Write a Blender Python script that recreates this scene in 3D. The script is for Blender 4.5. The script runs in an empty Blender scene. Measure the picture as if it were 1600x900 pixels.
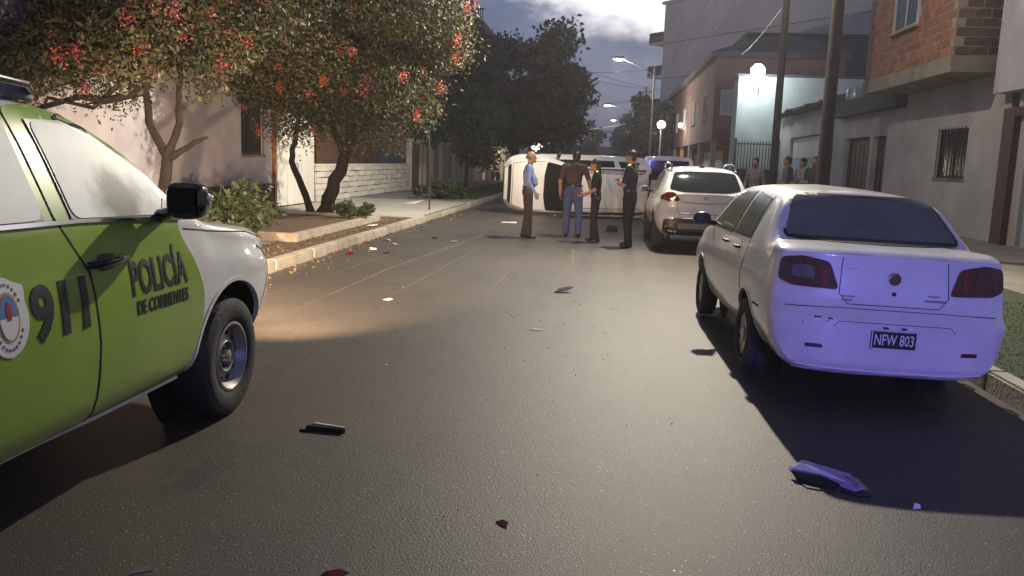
import bpy, bmesh, math, random
import numpy as np
from mathutils import Vector, Matrix
from mathutils.bvhtree import BVHTree

SC = bpy.context.scene
COL = SC.collection
R = math.radians
rnd = random.Random(7)

# ------------------------------------------------------------------ camera
cam = bpy.data.cameras.new('camera'); camo = bpy.data.objects.new('camera', cam); COL.objects.link(camo)
cam.sensor_width = 36.0; cam.lens = 29.25; cam.clip_start = 0.05; cam.clip_end = 2000
_a, _p, _r = R(6.0), R(8.75), R(2.0)
_F = Vector((-math.sin(_a)*math.cos(_p), math.cos(_a)*math.cos(_p), -math.sin(_p)))
_R0 = Vector((math.cos(_a), math.sin(_a), 0)); _U0 = _R0.cross(_F)
_R = math.cos(_r)*_R0 + math.sin(_r)*_U0; _U = _R.cross(_F)
camo.matrix_world = Matrix(((_R.x, _U.x, -_F.x, 0), (_R.y, _U.y, -_F.y, 0), (_R.z, _U.z, -_F.z, 1.55), (0, 0, 0, 1)))
SC.camera = camo

# ------------------------------------------------------------------ render look
SC.view_settings.view_transform = 'Standard'; SC.view_settings.look = 'None'
SC.view_settings.exposure = 0.0; SC.view_settings.gamma = 1.0
SC.cycles.max_bounces = 6; SC.cycles.diffuse_bounces = 3; SC.cycles.glossy_bounces = 3
SC.cycles.caustics_reflective = False; SC.cycles.caustics_refractive = False
SC.cycles.sample_clamp_indirect = 4.0
SC.cycles.use_denoising = True

# ------------------------------------------------------------------ dusk sky
W = bpy.data.worlds.new('World'); SC.world = W; W.use_nodes = True
nt = W.node_tree; N = nt.nodes; L = nt.links; N.clear()
def nd(t, **k):
    n = N.new(t)
    for a, v in k.items():
        if a.startswith('i_'): n.inputs[int(a[2:])].default_value = v
        else: setattr(n, a, v)
    return n
def mth(op, a, b=None, c=None, clamp=False):
    n = nd('ShaderNodeMath', operation=op); n.use_clamp = clamp
    for i, v in enumerate((a, b, c)):
        if v is None: continue
        if isinstance(v, (int, float)): n.inputs[i].default_value = v
        else: L.new(v, n.inputs[i])
    return n.outputs[0]
def mapr(v, a, b, c=0.0, d=1.0):
    n = nd('ShaderNodeMapRange'); n.interpolation_type = 'SMOOTHSTEP'
    L.new(v, n.inputs[0])
    for i, q in enumerate((a, b, c, d)): n.inputs[i+1].default_value = q
    return n.outputs[0]
def mixc(f, a, b):
    n = nd('ShaderNodeMix', data_type='RGBA')
    L.new(f, n.inputs[0])
    for i, v in ((6, a), (7, b)):
        if isinstance(v, tuple): n.inputs[i].default_value = (*v, 1)
        else: L.new(v, n.inputs[i])
    return n.outputs[2]
tc = nd('ShaderNodeTexCoord')
sep = nd('ShaderNodeSeparateXYZ'); L.new(tc.outputs['Generated'], sep.inputs[0])
sx, sy, sz = sep.outputs
n1 = nd('ShaderNodeTexNoise'); n1.inputs['Scale'].default_value = 14; n1.inputs['Detail'].default_value = 5; n1.inputs['Roughness'].default_value = .55
mp = nd('ShaderNodeMapping'); mp.inputs['Scale'].default_value = (1, 1, 1.7); L.new(tc.outputs['Generated'], mp.inputs[0]); L.new(mp.outputs[0], n1.inputs[0])
n2 = nd('ShaderNodeTexNoise'); n2.inputs['Scale'].default_value = 3.2; n2.inputs['Detail'].default_value = 4
L.new(mp.outputs[0], n2.inputs[0])
lump = mth('SUBTRACT', n1.outputs[0], .5)
wide = mth('SUBTRACT', n2.outputs[0], .5)
az = mth('ARCTAN2', sx, sy)                                   # azimuth from the street axis
el = mth('ADD', mth('ADD', sz, mth('MULTIPLY', lump, .075)), mth('MULTIPLY', wide, .05))
lift = mth('ADD', el, mth('MULTIPLY', mth('ABSOLUTE', mth('SUBTRACT', az, .035)), -.26))
bright = mapr(lift, .122, .152)
high = mapr(sz, .20, .50)
cloudcol = mixc(mapr(n1.outputs[0], .3, .72), (.105, .152, .275), (.175, .225, .370))
lowglow = mixc(mapr(sz, .0, .11), (.075, .115, .235), cloudcol)
litcol = mixc(mapr(n2.outputs[0], .35, .65), (1.05, 1.02, 1.10), (1.6, 1.55, 1.6))
zen = mixc(mapr(n2.outputs[0], .3, .7), (.045, .062, .12), (.09, .105, .18))
sky1 = mixc(bright, lowglow, litcol)
skyc = mixc(high, sky1, zen)
nish = nd('ShaderNodeTexSky', sky_type='NISHITA'); nish.sun_disc = False
nish.sun_elevation = R(6.0); nish.sun_rotation = R(5)
add = nd('ShaderNodeMix', data_type='RGBA', blend_type='ADD'); add.inputs[0].default_value = .0015
L.new(skyc, add.inputs[6]); L.new(nish.outputs[0], add.inputs[7])
bg = nd('ShaderNodeBackground'); L.new(add.outputs[2], bg.inputs[0]); bg.inputs[1].default_value = .95
wo = nd('ShaderNodeOutputWorld'); L.new(bg.outputs[0], wo.inputs[0])

# ------------------------------------------------------------------ lamp strengths (the lamps themselves are built with their fittings)
LAMP_A = (1.5, 17.2, 8.0)     # head of the near street lamp
P_STREET = 8200.0     # near street lamp over the road, out of the frame
P_FAR = 900.0          # the lamps one sees down the street
P_WALL = 210.0         # bright wall lamp on the pale end wall
P_HEAD = 2700.0          # pickup headlights
P_BLUE = 3300.0         # blue beacons of the patrol car standing behind

# ------------------------------------------------------------------ materials
MATS = {}
def mat(name, col, rough=.6, metal=0.0, var=.0, vscale=6.0, col2=None, bump=0.0, bscale=60.0, coat=0.0, spec=.5, emit=None, estr=0.0, rand=0.0, coords='Object', sub=0):
    if name in MATS: return MATS[name]
    m = bpy.data.materials.new(name); m.use_nodes = True
    t = m.node_tree; b = t.nodes['Principled BSDF']
    b.inputs['Base Color'].default_value = (*col, 1); b.inputs['Roughness'].default_value = rough
    b.inputs['Metallic'].default_value = metal; b.inputs['Coat Weight'].default_value = coat
    b.inputs['Coat Roughness'].default_value = .08
    b.inputs['Specular IOR Level'].default_value = spec
    if emit:
        b.inputs['Emission Color'].default_value = (*emit, 1); b.inputs['Emission Strength'].default_value = estr
    c = t.nodes.new('ShaderNodeTexCoord')
    if var or col2:
        n = t.nodes.new('ShaderNodeTexNoise'); n.inputs['Scale'].default_value = vscale; n.inputs['Detail'].default_value = 6; n.inputs['Roughness'].default_value = .6
        t.links.new(c.outputs[coords], n.inputs[0])
        r = t.nodes.new('ShaderNodeMapRange'); r.inputs[1].default_value = .32; r.inputs[2].default_value = .68
        t.links.new(n.outputs[0], r.inputs[0])
        x = t.nodes.new('ShaderNodeMix'); x.data_type = 'RGBA'
        t.links.new(r.outputs[0], x.inputs[0])
        if col2: lo, hi = col, col2
        else: lo, hi = tuple(q*(1-var) for q in col), tuple(min(1, q*(1+var)) for q in col)
        x.inputs[6].default_value = (*lo, 1); x.inputs[7].default_value = (*hi, 1)
        out = x.outputs[2]
        if rand:
            oi = t.nodes.new('ShaderNodeObjectInfo'); h = t.nodes.new('ShaderNodeHueSaturation')
            q = t.nodes.new('ShaderNodeMapRange'); q.inputs[3].default_value = 1-rand; q.inputs[4].default_value = 1+rand
            t.links.new(oi.outputs['Random'], q.inputs[0]); t.links.new(q.outputs[0], h.inputs['Value']); t.links.new(out, h.inputs['Color']); out = h.outputs[0]
        t.links.new(out, b.inputs['Base Color'])
    if bump:
        n = t.nodes.new('ShaderNodeTexNoise'); n.inputs['Scale'].default_value = bscale; n.inputs['Detail'].default_value = 5
        t.links.new(c.outputs[coords], n.inputs[0])
        u = t.nodes.new('ShaderNodeBump'); u.inputs['Strength'].default_value = bump; u.inputs['Distance'].default_value = .02
        t.links.new(n.outputs[0], u.inputs['Height']); t.links.new(u.outputs[0], b.inputs['Normal'])
    MATS[name] = m
    return m

def asphalt():
    m = bpy.data.materials.new('asphalt'); m.use_nodes = True; t = m.node_tree; b = t.nodes['Principled BSDF']
    def n(k, **kw):
        q = t.nodes.new(k)
        for a, v in kw.items(): q.inputs[a].default_value = v
        return q
    l = t.links.new
    c = n('ShaderNodeTexCoord')
    big = n('ShaderNodeTexNoise', Scale=.55, Detail=5, Roughness=.6); l(c.outputs['Object'], big.inputs[0])
    fine = n('ShaderNodeTexNoise', Scale=150, Detail=3, Roughness=.7); l(c.outputs['Object'], fine.inputs[0])
    vor = n('ShaderNodeTexVoronoi', Scale=120); l(c.outputs['Object'], vor.inputs[0])
    mpg = n('ShaderNodeMapping'); mpg.inputs['Scale'].default_value = (5.5, .16, 1); mpg.inputs['Rotation'].default_value = (0, 0, R(8)); l(c.outputs['Object'], mpg.inputs[0])
    str_ = n('ShaderNodeTexNoise', Scale=1.0, Detail=4, Roughness=.65); l(mpg.outputs[0], str_.inputs[0])
    r1 = n('ShaderNodeMapRange'); r1.inputs[1].default_value = .3; r1.inputs[2].default_value = .7; l(big.outputs[0], r1.inputs[0])
    x1 = t.nodes.new('ShaderNodeMix'); x1.data_type = 'RGBA'; l(r1.outputs[0], x1.inputs[0])
    x1.inputs[6].default_value = (.066, .060, .052, 1); x1.inputs[7].default_value = (.096, .086, .072, 1)
    # dusty pale streaks worn along the direction of travel
    r2 = n('ShaderNodeMapRange'); r2.inputs[1].default_value = .63; r2.inputs[2].default_value = .80; r2.inputs[4].default_value = .55; l(str_.outputs[0], r2.inputs[0])
    x2 = t.nodes.new('ShaderNodeMix'); x2.data_type = 'RGBA'; l(r2.outputs[0], x2.inputs[0]); l(x1.outputs[2], x2.inputs[6]); x2.inputs[7].default_value = (.16, .14, .115, 1)
    pt = n('ShaderNodeTexNoise', Scale=.9, Detail=8, Roughness=.7, Distortion=.6); l(c.outputs['Object'], pt.inputs[0])
    rp_ = n('ShaderNodeMapRange'); rp_.inputs[1].default_value = .56; rp_.inputs[2].default_value = .66; rp_.inputs[4].default_value = .5; l(pt.outputs[0], rp_.inputs[0])
    xp = t.nodes.new('ShaderNodeMix'); xp.data_type = 'RGBA'; l(rp_.outputs[0], xp.inputs[0]); l(x2.outputs[2], xp.inputs[6]); xp.inputs[7].default_value = (.040, .038, .036, 1); x2 = xp
    # stones of the mix
    r3 = n('ShaderNodeMapRange'); r3.inputs[1].default_value = .35; r3.inputs[2].default_value = .75; r3.inputs[3].default_value = .45; r3.inputs[4].default_value = 1.6; l(fine.outputs[0], r3.inputs[0])
    x3 = t.nodes.new('ShaderNodeMix'); x3.data_type = 'RGBA'; x3.blend_type = 'MULTIPLY'; x3.inputs[0].default_value = 1
    l(x2.outputs[2], x3.inputs[6]); l(r3.outputs[0], x3.inputs[7])
    # glossy stone chips, coloured pale to stand in for lamp glints
    vc = n('ShaderNodeTexVoronoi', Scale=62); l(c.outputs['Object'], vc.inputs[0])
    rc = n('ShaderNodeTexWhiteNoise'); l(vc.outputs['Position'], rc.inputs[0])
    gt = t.nodes.new('ShaderNodeMath'); gt.operation = 'GREATER_THAN'; gt.inputs[1].default_value = .91; l(rc.outputs[0], gt.inputs[0])
    lt = t.nodes.new('ShaderNodeMath'); lt.operation = 'LESS_THAN'; lt.inputs[1].default_value = .26; l(vc.outputs['Distance'], lt.inputs[0])
    ch = t.nodes.new('ShaderNodeMath'); ch.operation = 'MULTIPLY'; l(gt.outputs[0], ch.inputs[0]); l(lt.outputs[0], ch.inputs[1])
    x4 = t.nodes.new('ShaderNodeMix'); x4.data_type = 'RGBA'; l(ch.outputs[0], x4.inputs[0]); l(x3.outputs[2], x4.inputs[6]); x4.inputs[7].default_value = (.36, .33, .28, 1)
    l(x4.outputs[2], b.inputs['Base Color'])
    r4 = n('ShaderNodeMapRange'); r4.inputs[3].default_value = .40; r4.inputs[4].default_value = .70; l(fine.outputs[0], r4.inputs[0]); 
    x5 = t.nodes.new('ShaderNodeMix'); x5.data_type = 'FLOAT'; l(ch.outputs[0], x5.inputs[0]); l(r4.outputs[0], x5.inputs[2]); x5.inputs[3].default_value = .16; l(x5.outputs[0], b.inputs['Roughness'])
    b.inputs['Specular IOR Level'].default_value = .30
    ad = t.nodes.new('ShaderNodeMath'); ad.operation = 'MULTIPLY_ADD'; ad.inputs[1].default_value = 1.0; l(vor.outputs['Distance'], ad.inputs[0]); l(fine.outputs[0], ad.inputs[2])
    u = n('ShaderNodeBump'); u.inputs['Strength'].default_value = .6; u.inputs['Distance'].default_value = .0028; l(ad.outputs[0], u.inputs['Height']); l(u.outputs[0], b.inputs['Normal'])
    MATS['asphalt'] = m
    return m

# ------------------------------------------------------------------ geometry helpers
class G:
    def __init__(s): s.v = []; s.f = []; s.m = []
    def add(s, V, F, mi=0):
        o = len(s.v); s.v += [tuple(p) for p in V]; s.f += [tuple(i+o for i in q) for q in F]; s.m += [mi]*len(F); return s
    def box(s, c, d, mi=0, rot=None):
        x, y, z = (q/2 for q in d)
        V = [Vector((i*x, j*y, k*z)) for i in (-1, 1) for j in (-1, 1) for k in (-1, 1)]
        if rot is not None: V = [rot @ q for q in V]
        V = [q + Vector(c) for q in V]
        return s.add(V, [(0, 1, 3, 2), (4, 6, 7, 5), (0, 4, 5, 1), (2, 3, 7, 6), (0, 2, 6, 4), (1, 5, 7, 3)], mi)
    def span(s, a, b, mi=0):
        return s.box([(p+q)/2 for p, q in zip(a, b)], [abs(q-p) for p, q in zip(a, b)], mi)
    def tube(s, pts, rad, n=8, mi=0, caps=True):
        pts = [Vector(p) for p in pts]
        if not isinstance(rad, (list, tuple)): rad = [rad]*len(pts)
        V = []; F = []
        up = None
        for i, p in enumerate(pts):
            d = (pts[min(i+1, len(pts)-1)] - pts[max(i-1, 0)]).normalized()
            if up is None: up = d.orthogonal().normalized()
            up = (up - d*up.dot(d)).normalized(); w = d.cross(up)
            for k in range(n):
                t = 2*math.pi*k/n; V.append(p + (up*math.cos(t) + w*math.sin(t))*rad[i])
        for i in range(len(pts)-1):
            for k in range(n):
                a = i*n+k; b = i*n+(k+1) % n; F.append((a, b, b+n, a+n))
        if caps: F.append(tuple(range(n))[::-1]); F.append(tuple(range((len(pts)-1)*n, len(pts)*n)))
        return s.add(V, F, mi)
    def lathe(s, prof, c=(0, 0, 0), axis='z', n=24, mi=0, flip=1):
        V = []; F = []
        for (r, h) in prof:
            for k in range(n):
                t = 2*math.pi*k/n; a, b = r*math.cos(t), r*math.sin(t)
                q = (a, b, h) if axis == 'z' else ((h*flip, a, b) if axis == 'x' else (a, h, b))
                V.append((q[0]+c[0], q[1]+c[1], q[2]+c[2]))
        for i in range(len(prof)-1):
            for k in range(n):
                a = i*n+k; b = i*n+(k+1) % n; F.append((a, b, b+n, a+n))
        return s.add(V, F, mi)
    def ell(s, c, r, nu=12, nv=8, mi=0, rot=None):
        V = []; F = []
        for i in range(nv+1):
            ph = math.pi*i/nv
            for k in range(nu):
                t = 2*math.pi*k/nu
                q = Vector((r[0]*math.sin(ph)*math.cos(t), r[1]*math.sin(ph)*math.sin(t), r[2]*math.cos(ph)))
                if rot is not None: q = rot @ q
                V.append(q + Vector(c))
        for i in range(nv):
            for k in range(nu):
                a = i*nu+k; b = i*nu+(k+1) % nu; F.append((a, a+nu, b+nu, b))
        return s.add(V, F, mi)
    def quad(s, a, b, c, d, mi=0): return s.add([a, b, c, d], [(0, 1, 2, 3)], mi)
    def build(s, name, mats, parent=None, smooth=None, bevel=0.0, merge=True):
        me = bpy.data.meshes.new(name); me.from_pydata(s.v, [], s.f)
        if not isinstance(mats, (list, tuple)): mats = [mats]
        for m in mats: me.materials.append(m)
        me.polygons.foreach_set('material_index', s.m)
        bm = bmesh.new(); bm.from_mesh(me)
        if merge: bmesh.ops.remove_doubles(bm, verts=bm.verts, dist=1e-5)
        bmesh.ops.dissolve_degenerate(bm, dist=1e-6, edges=bm.edges)
        bmesh.ops.recalc_face_normals(bm, faces=bm.faces)
        if bevel:
            es = [e for e in bm.edges if len(e.link_faces) == 2 and e.calc_face_angle() > .5]
            bmesh.ops.bevel(bm, geom=es, offset=bevel, segments=2, affect='EDGES', clamp_overlap=True)
        bm.to_mesh(me); bm.free()
        return link(name, me, parent, smooth)

def link(name, me, parent=None, smooth=None):
    o = bpy.data.objects.new(name, me); COL.objects.link(o)
    if parent is not None: o.parent = parent
    if smooth is not None:
        me.polygons.foreach_set('use_smooth', [True]*len(me.polygons))
        if smooth < 180: me.set_sharp_from_angle(angle=R(smooth))
    return o
def tag(o, label=None, cat=None, group=None, kind=None):
    if label: o['label'] = label
    if cat: o['category'] = cat
    if group: o['group'] = group
    if kind: o['kind'] = kind
    return o
def thing(name, loc, label, cat, group=None, rz=0.0):
    o = bpy.data.objects.new(name, None); COL.objects.link(o)
    o.location = loc; o.rotation_euler = (0, 0, rz); o.empty_display_size = .2
    return tag(o, label, cat, group)
def copy_tree(o, parent=None):
    c = o.copy(); COL.objects.link(c)
    if parent is not None: c.parent = parent
    for ch in list(o.children): copy_tree(ch, c)
    return c
def rp(poly, r=.05, n=4):
    out = []; k = len(poly)
    for i in range(k):
        p0, p1, p2 = Vector(poly[i-1]), Vector(poly[i]), Vector(poly[(i+1) % k])
        a = p0-p1; b = p2-p1
        ra = min(r, a.length*.48); rb = min(r, b.length*.48)
        A = p1 + a.normalized()*ra; B = p1 + b.normalized()*rb
        for j in range(n+1):
            t = j/n; q = A*(1-t)**2 + p1*2*t*(1-t) + B*t*t; out.append((q.x, q.y))
    return out
def ribbon(path, w):
    P = [Vector(p) for p in path]; a = []; b = []
    for i, p in enumerate(P):
        d = (P[min(i+1, len(P)-1)] - P[max(i-1, 0)]).normalized(); n = Vector((-d.y, d.x))*w/2
        a.append(tuple(p+n)); b.append(tuple(p-n))
    return a + b[::-1]
def project(u, v, axis, sgn, bvh, off):
    if axis == 'x': o = Vector((3*sgn, u, v)); d = Vector((-sgn, 0, 0))
    elif axis == 'y': o = Vector((u, 9*sgn, v)); d = Vector((0, -sgn, 0))
    else: o = Vector((u, v, 5*sgn)); d = Vector((0, 0, -sgn))
    h, n, i, t = bvh.ray_cast(o, d)
    if h is None:
        q = o + d*(2.2 if axis == 'x' else (4.5 if axis != 'y' else 8.0)); h, n, i, t = bvh.find_nearest(q)
    if n.dot(d) > 0: n = -n
    return h + n*off, n
def surf(bm2, axis, sgn, bvh, off, step, thick, mi, g):
    """project a flat bmesh (u,v) on a body and give it a rim"""
    bmesh.ops.triangulate(bm2, faces=bm2.faces)
    us = [v.co.x for v in bm2.verts]; vs = [v.co.y for v in bm2.verts]
    for k, lo, hi in ((0, min(us), max(us)), (1, min(vs), max(vs))):
        q = math.ceil(lo/step)*step
        while q < hi:
            co = Vector((q, 0, 0)) if k == 0 else Vector((0, q, 0)); no = Vector((1, 0, 0)) if k == 0 else Vector((0, 1, 0))
            bmesh.ops.bisect_plane(bm2, geom=bm2.verts[:]+bm2.edges[:]+bm2.faces[:], plane_co=co, plane_no=no, dist=1e-5)
            q += step
    bm2.verts.ensure_lookup_table(); bm2.verts.index_update()
    top = []; low = []
    for v in bm2.verts:
        h, n = project(v.co.x, v.co.y, axis, sgn, bvh, off); top.append(h); low.append(h - n*(thick+off*.0))
    F = [tuple(v.index for v in f.verts) for f in bm2.faces]
    n0 = len(top)
    for e in bm2.edges:
        if len(e.link_faces) == 1:
            a, b = e.verts[0].index, e.verts[1].index; F.append((a, b, b+n0, a+n0))
    bm2.free()
    g.add(top + low, F, mi)
def patch(g, poly, axis, sgn, bvh, off=.004, step=.06, thick=.012, mi=0):
    b = bmesh.new(); f = b.faces.new([b.verts.new((p[0], p[1], 0)) for p in poly]); surf(b, axis, sgn, bvh, off, step, thick, mi, g); return g
def text_mesh(s, bold=0.0, shear=0.0):
    c = bpy.data.curves.new('lettering', 'FONT'); c.body = s; c.offset = bold; c.resolution_u = 3; c.shear = shear
    o = bpy.data.objects.new('lettering', c); COL.objects.link(o)
    dg = bpy.context.evaluated_depsgraph_get(); me = bpy.data.meshes.new_from_object(o.evaluated_get(dg))
    bpy.data.objects.remove(o); bpy.data.curves.remove(c)
    return me
def text_fit(s, u0, v0, u1, v1, bold=0.0, shear=0.0, skew=0.0):
    me = text_mesh(s, bold, shear); b = bmesh.new(); b.from_mesh(me); bpy.data.meshes.remove(me)
    bmesh.ops.remove_doubles(b, verts=b.verts, dist=1e-5)
    xs = [v.co.x for v in b.verts]; ys = [v.co.y for v in b.verts]
    x0, x1, y0, y1 = min(xs), max(xs), min(ys), max(ys)
    for v in b.verts:
        tx = (v.co.x-x0)/(x1-x0); v.co.y = v0 + (v.co.y-y0)/(y1-y0)*(v1-v0) + skew*tx; v.co.x = u0 + tx*(u1-u0)
    return b
def holed_wall(g, a, b, z0, z1, holes, depth, normal, mi=0, ri=None):
    """upright wall from ground point a to b; holes = (s0, s1, zlo, zhi) along a->b; depth goes against `normal`"""
    a = Vector((*a, 0)); b = Vector((*b, 0)); d = (b-a); ln = d.length; d.normalize(); n = Vector((*normal, 0)).normalized()
    us = sorted({0.0, ln, *[h[0] for h in holes], *[h[1] for h in holes]}); vs = sorted({z0, z1, *[h[2] for h in holes], *[h[3] for h in holes]})
    P = lambda u, v, k=0: a + d*u + Vector((0, 0, v)) - n*depth*k
    for i in range(len(us)-1):
        for j in range(len(vs)-1):
            cu, cv = (us[i]+us[i+1])/2, (vs[j]+vs[j+1])/2
            if any(h[0] < cu < h[1] and h[2] < cv < h[3] for h in holes): continue
            for k in (0, 1): g.quad(P(us[i], vs[j], k), P(us[i+1], vs[j], k), P(us[i+1], vs[j+1], k), P(us[i], vs[j+1], k), mi)
    for (u0, u1, v0, v1) in list(holes) + [(0.0, ln, z0, z1)]:
        for p, q in (((u0, v0), (u1, v0)), ((u1, v0), (u1, v1)), ((u1, v1), (u0, v1)), ((u0, v1), (u0, v0))):
            g.quad(P(*p), P(*q), P(*q, 1), P(*p, 1), mi if ri is None else ri)
    return g
# ------------------------------------------------------------------ vehicles
white_paint = mat('white_car_paint', (.72, .71, .68), .30, coat=.6, col2=(.82, .81, .79), vscale=4)
silver_paint = mat('pearl_white_car_paint', (.78, .75, .75), .28, coat=.5, var=.03, vscale=3)
green_vinyl = mat('green_vinyl', (.27, .42, .05), .30, coat=.35, var=.14, vscale=1.6)
dark_blue = mat('navy_lettering', (.010, .016, .022), .45)
rubber = mat('tyre_rubber', (.040, .039, .039), .75, var=.3, vscale=14, bump=.25, bscale=40)
steel = mat('wheel_steel', (.42, .41, .40), .38, .75, var=.25, vscale=9)
black_plastic = mat('black_plastic', (.012, .012, .013), .35, var=.2, vscale=20)
gloss_black = mat('gloss_black', (.006, .006, .008), .10, coat=.5)
under = mat('underbody_black', (.010, .010, .010), .85, var=.3, vscale=8)
chrome = mat('chrome', (.75, .75, .75), .12, 1.0)
glass_dark = mat('dark_car_glass', (.016, .020, .022), .06, spec=.6)
glass_matte = mat('dusty_dark_glass', (.012, .014, .015), .5, spec=.15)
glass_green = mat('green_tinted_glass', (.11, .122, .092), .18, spec=.36, col2=(.18, .19, .145), vscale=2.2)
glass_glare = mat('side_glass_painted_glare', (.66, .74, .69), .48, spec=.20, col2=(.90, .94, .90), vscale=1.8)  # hazy glass; pale colour stands in for the lamp's white reflection
t_ = glass_glare.node_tree; b_ = t_.nodes['Principled BSDF']
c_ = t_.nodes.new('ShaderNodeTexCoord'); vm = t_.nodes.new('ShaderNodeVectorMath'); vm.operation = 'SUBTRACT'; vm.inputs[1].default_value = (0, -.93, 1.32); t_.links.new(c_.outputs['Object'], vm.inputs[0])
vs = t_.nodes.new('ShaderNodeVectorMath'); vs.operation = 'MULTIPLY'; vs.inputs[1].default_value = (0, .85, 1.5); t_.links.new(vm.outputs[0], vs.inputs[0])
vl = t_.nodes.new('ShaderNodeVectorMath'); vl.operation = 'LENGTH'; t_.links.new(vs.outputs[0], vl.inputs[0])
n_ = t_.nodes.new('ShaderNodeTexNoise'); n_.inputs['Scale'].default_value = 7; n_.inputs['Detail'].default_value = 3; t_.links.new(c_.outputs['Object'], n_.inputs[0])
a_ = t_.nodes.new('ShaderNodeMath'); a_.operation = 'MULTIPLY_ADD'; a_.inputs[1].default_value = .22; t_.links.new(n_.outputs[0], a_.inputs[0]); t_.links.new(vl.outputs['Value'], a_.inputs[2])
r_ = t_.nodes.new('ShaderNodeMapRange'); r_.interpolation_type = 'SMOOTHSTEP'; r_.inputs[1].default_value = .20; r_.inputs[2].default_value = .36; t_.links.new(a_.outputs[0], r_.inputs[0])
x_ = t_.nodes.new('ShaderNodeMix'); x_.data_type = 'RGBA'; t_.links.new(r_.outputs[0], x_.inputs[0]); x_.inputs[6].default_value = (.030, .060, .052, 1)  # dark reflection painted into the pane at a set spot
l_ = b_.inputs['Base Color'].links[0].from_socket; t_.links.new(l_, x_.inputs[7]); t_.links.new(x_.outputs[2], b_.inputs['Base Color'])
red_lens = mat('red_lamp_lens', (.16, .006, .008), .12, coat=.6, var=.35, vscale=14)
dark_red_lens = mat('smoked_red_lens', (.085, .007, .009), .10, coat=.7, var=.4, vscale=18)
clear_lens = mat('clear_lamp_lens', (.55, .56, .58), .12, coat=.6, var=.2, vscale=22)
seam_m = mat('panel_gap', (.006, .006, .006), .9)
white_print = mat('white_print', (.78, .78, .76), .4)
blue_print = mat('pale_blue_print', (.10, .22, .48), .4)
red_print = mat('red_print', (.42, .03, .03), .4)
gold_print = mat('gold_print', (.45, .30, .08), .4)
plate_black = mat('black_plate', (.008, .008, .010), .35)
grey_plastic = mat('grey_plastic', (.20, .20, .19), .5, var=.15, vscale=10)

def pchip(xs, ys, x):
    n = len(xs)
    if x <= xs[0]: return ys[0]
    if x >= xs[-1]: return ys[-1]
    h = [xs[i+1]-xs[i] for i in range(n-1)]; dl = [(ys[i+1]-ys[i])/h[i] for i in range(n-1)]
    m = [dl[0]] + [0 if dl[i-1]*dl[i] <= 0 else 2*dl[i-1]*dl[i]/(dl[i-1]+dl[i]) for i in range(1, n-1)] + [dl[-1]]
    i = max(k for k in range(n-1) if xs[k] <= x); t = (x-xs[i])/h[i]
    return ((1+2*t)*(1-t)**2*ys[i] + t*(1-t)**2*h[i]*m[i] + t*t*(3-2*t)*ys[i+1] + t*t*(t-1)*h[i]*m[i+1])
def section(p):
    """p = zb, w_sill, w_low, z_low, w_mid, z_mid, w_belt, z_belt, w_rail, z_rail, z_top"""
    zb, ws, wl, zl, wm, zm, wb, zbt, wr, zr, zt = p
    pts = [(0, zb), (ws*.8, zb), (ws, zb+.04), (wl, zl), (wm, zm), (wb+.012, zbt-.07), (wb, zbt), (wr+.02+(wb-wr)*.08, zr-(zr-zbt)*.12), (wr-.05, zr+.004), (wr*.55, zr+(zt-zr)*.72), (0, zt)]
    for _ in range(2):
        q = [pts[0]]
        for a, b in zip(pts, pts[1:]):
            q.append((a[0]*.75+b[0]*.25, a[1]*.75+b[1]*.25)); q.append((a[0]*.25+b[0]*.75, a[1]*.25+b[1]*.75))
        q.append(pts[-1]); pts = q
    out = [pts[0]]
    for a in pts[1:]:
        if math.hypot(a[0]-out[-1][0], a[1]-out[-1][1]) > 1e-4: out.append(a)
    return out
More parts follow.
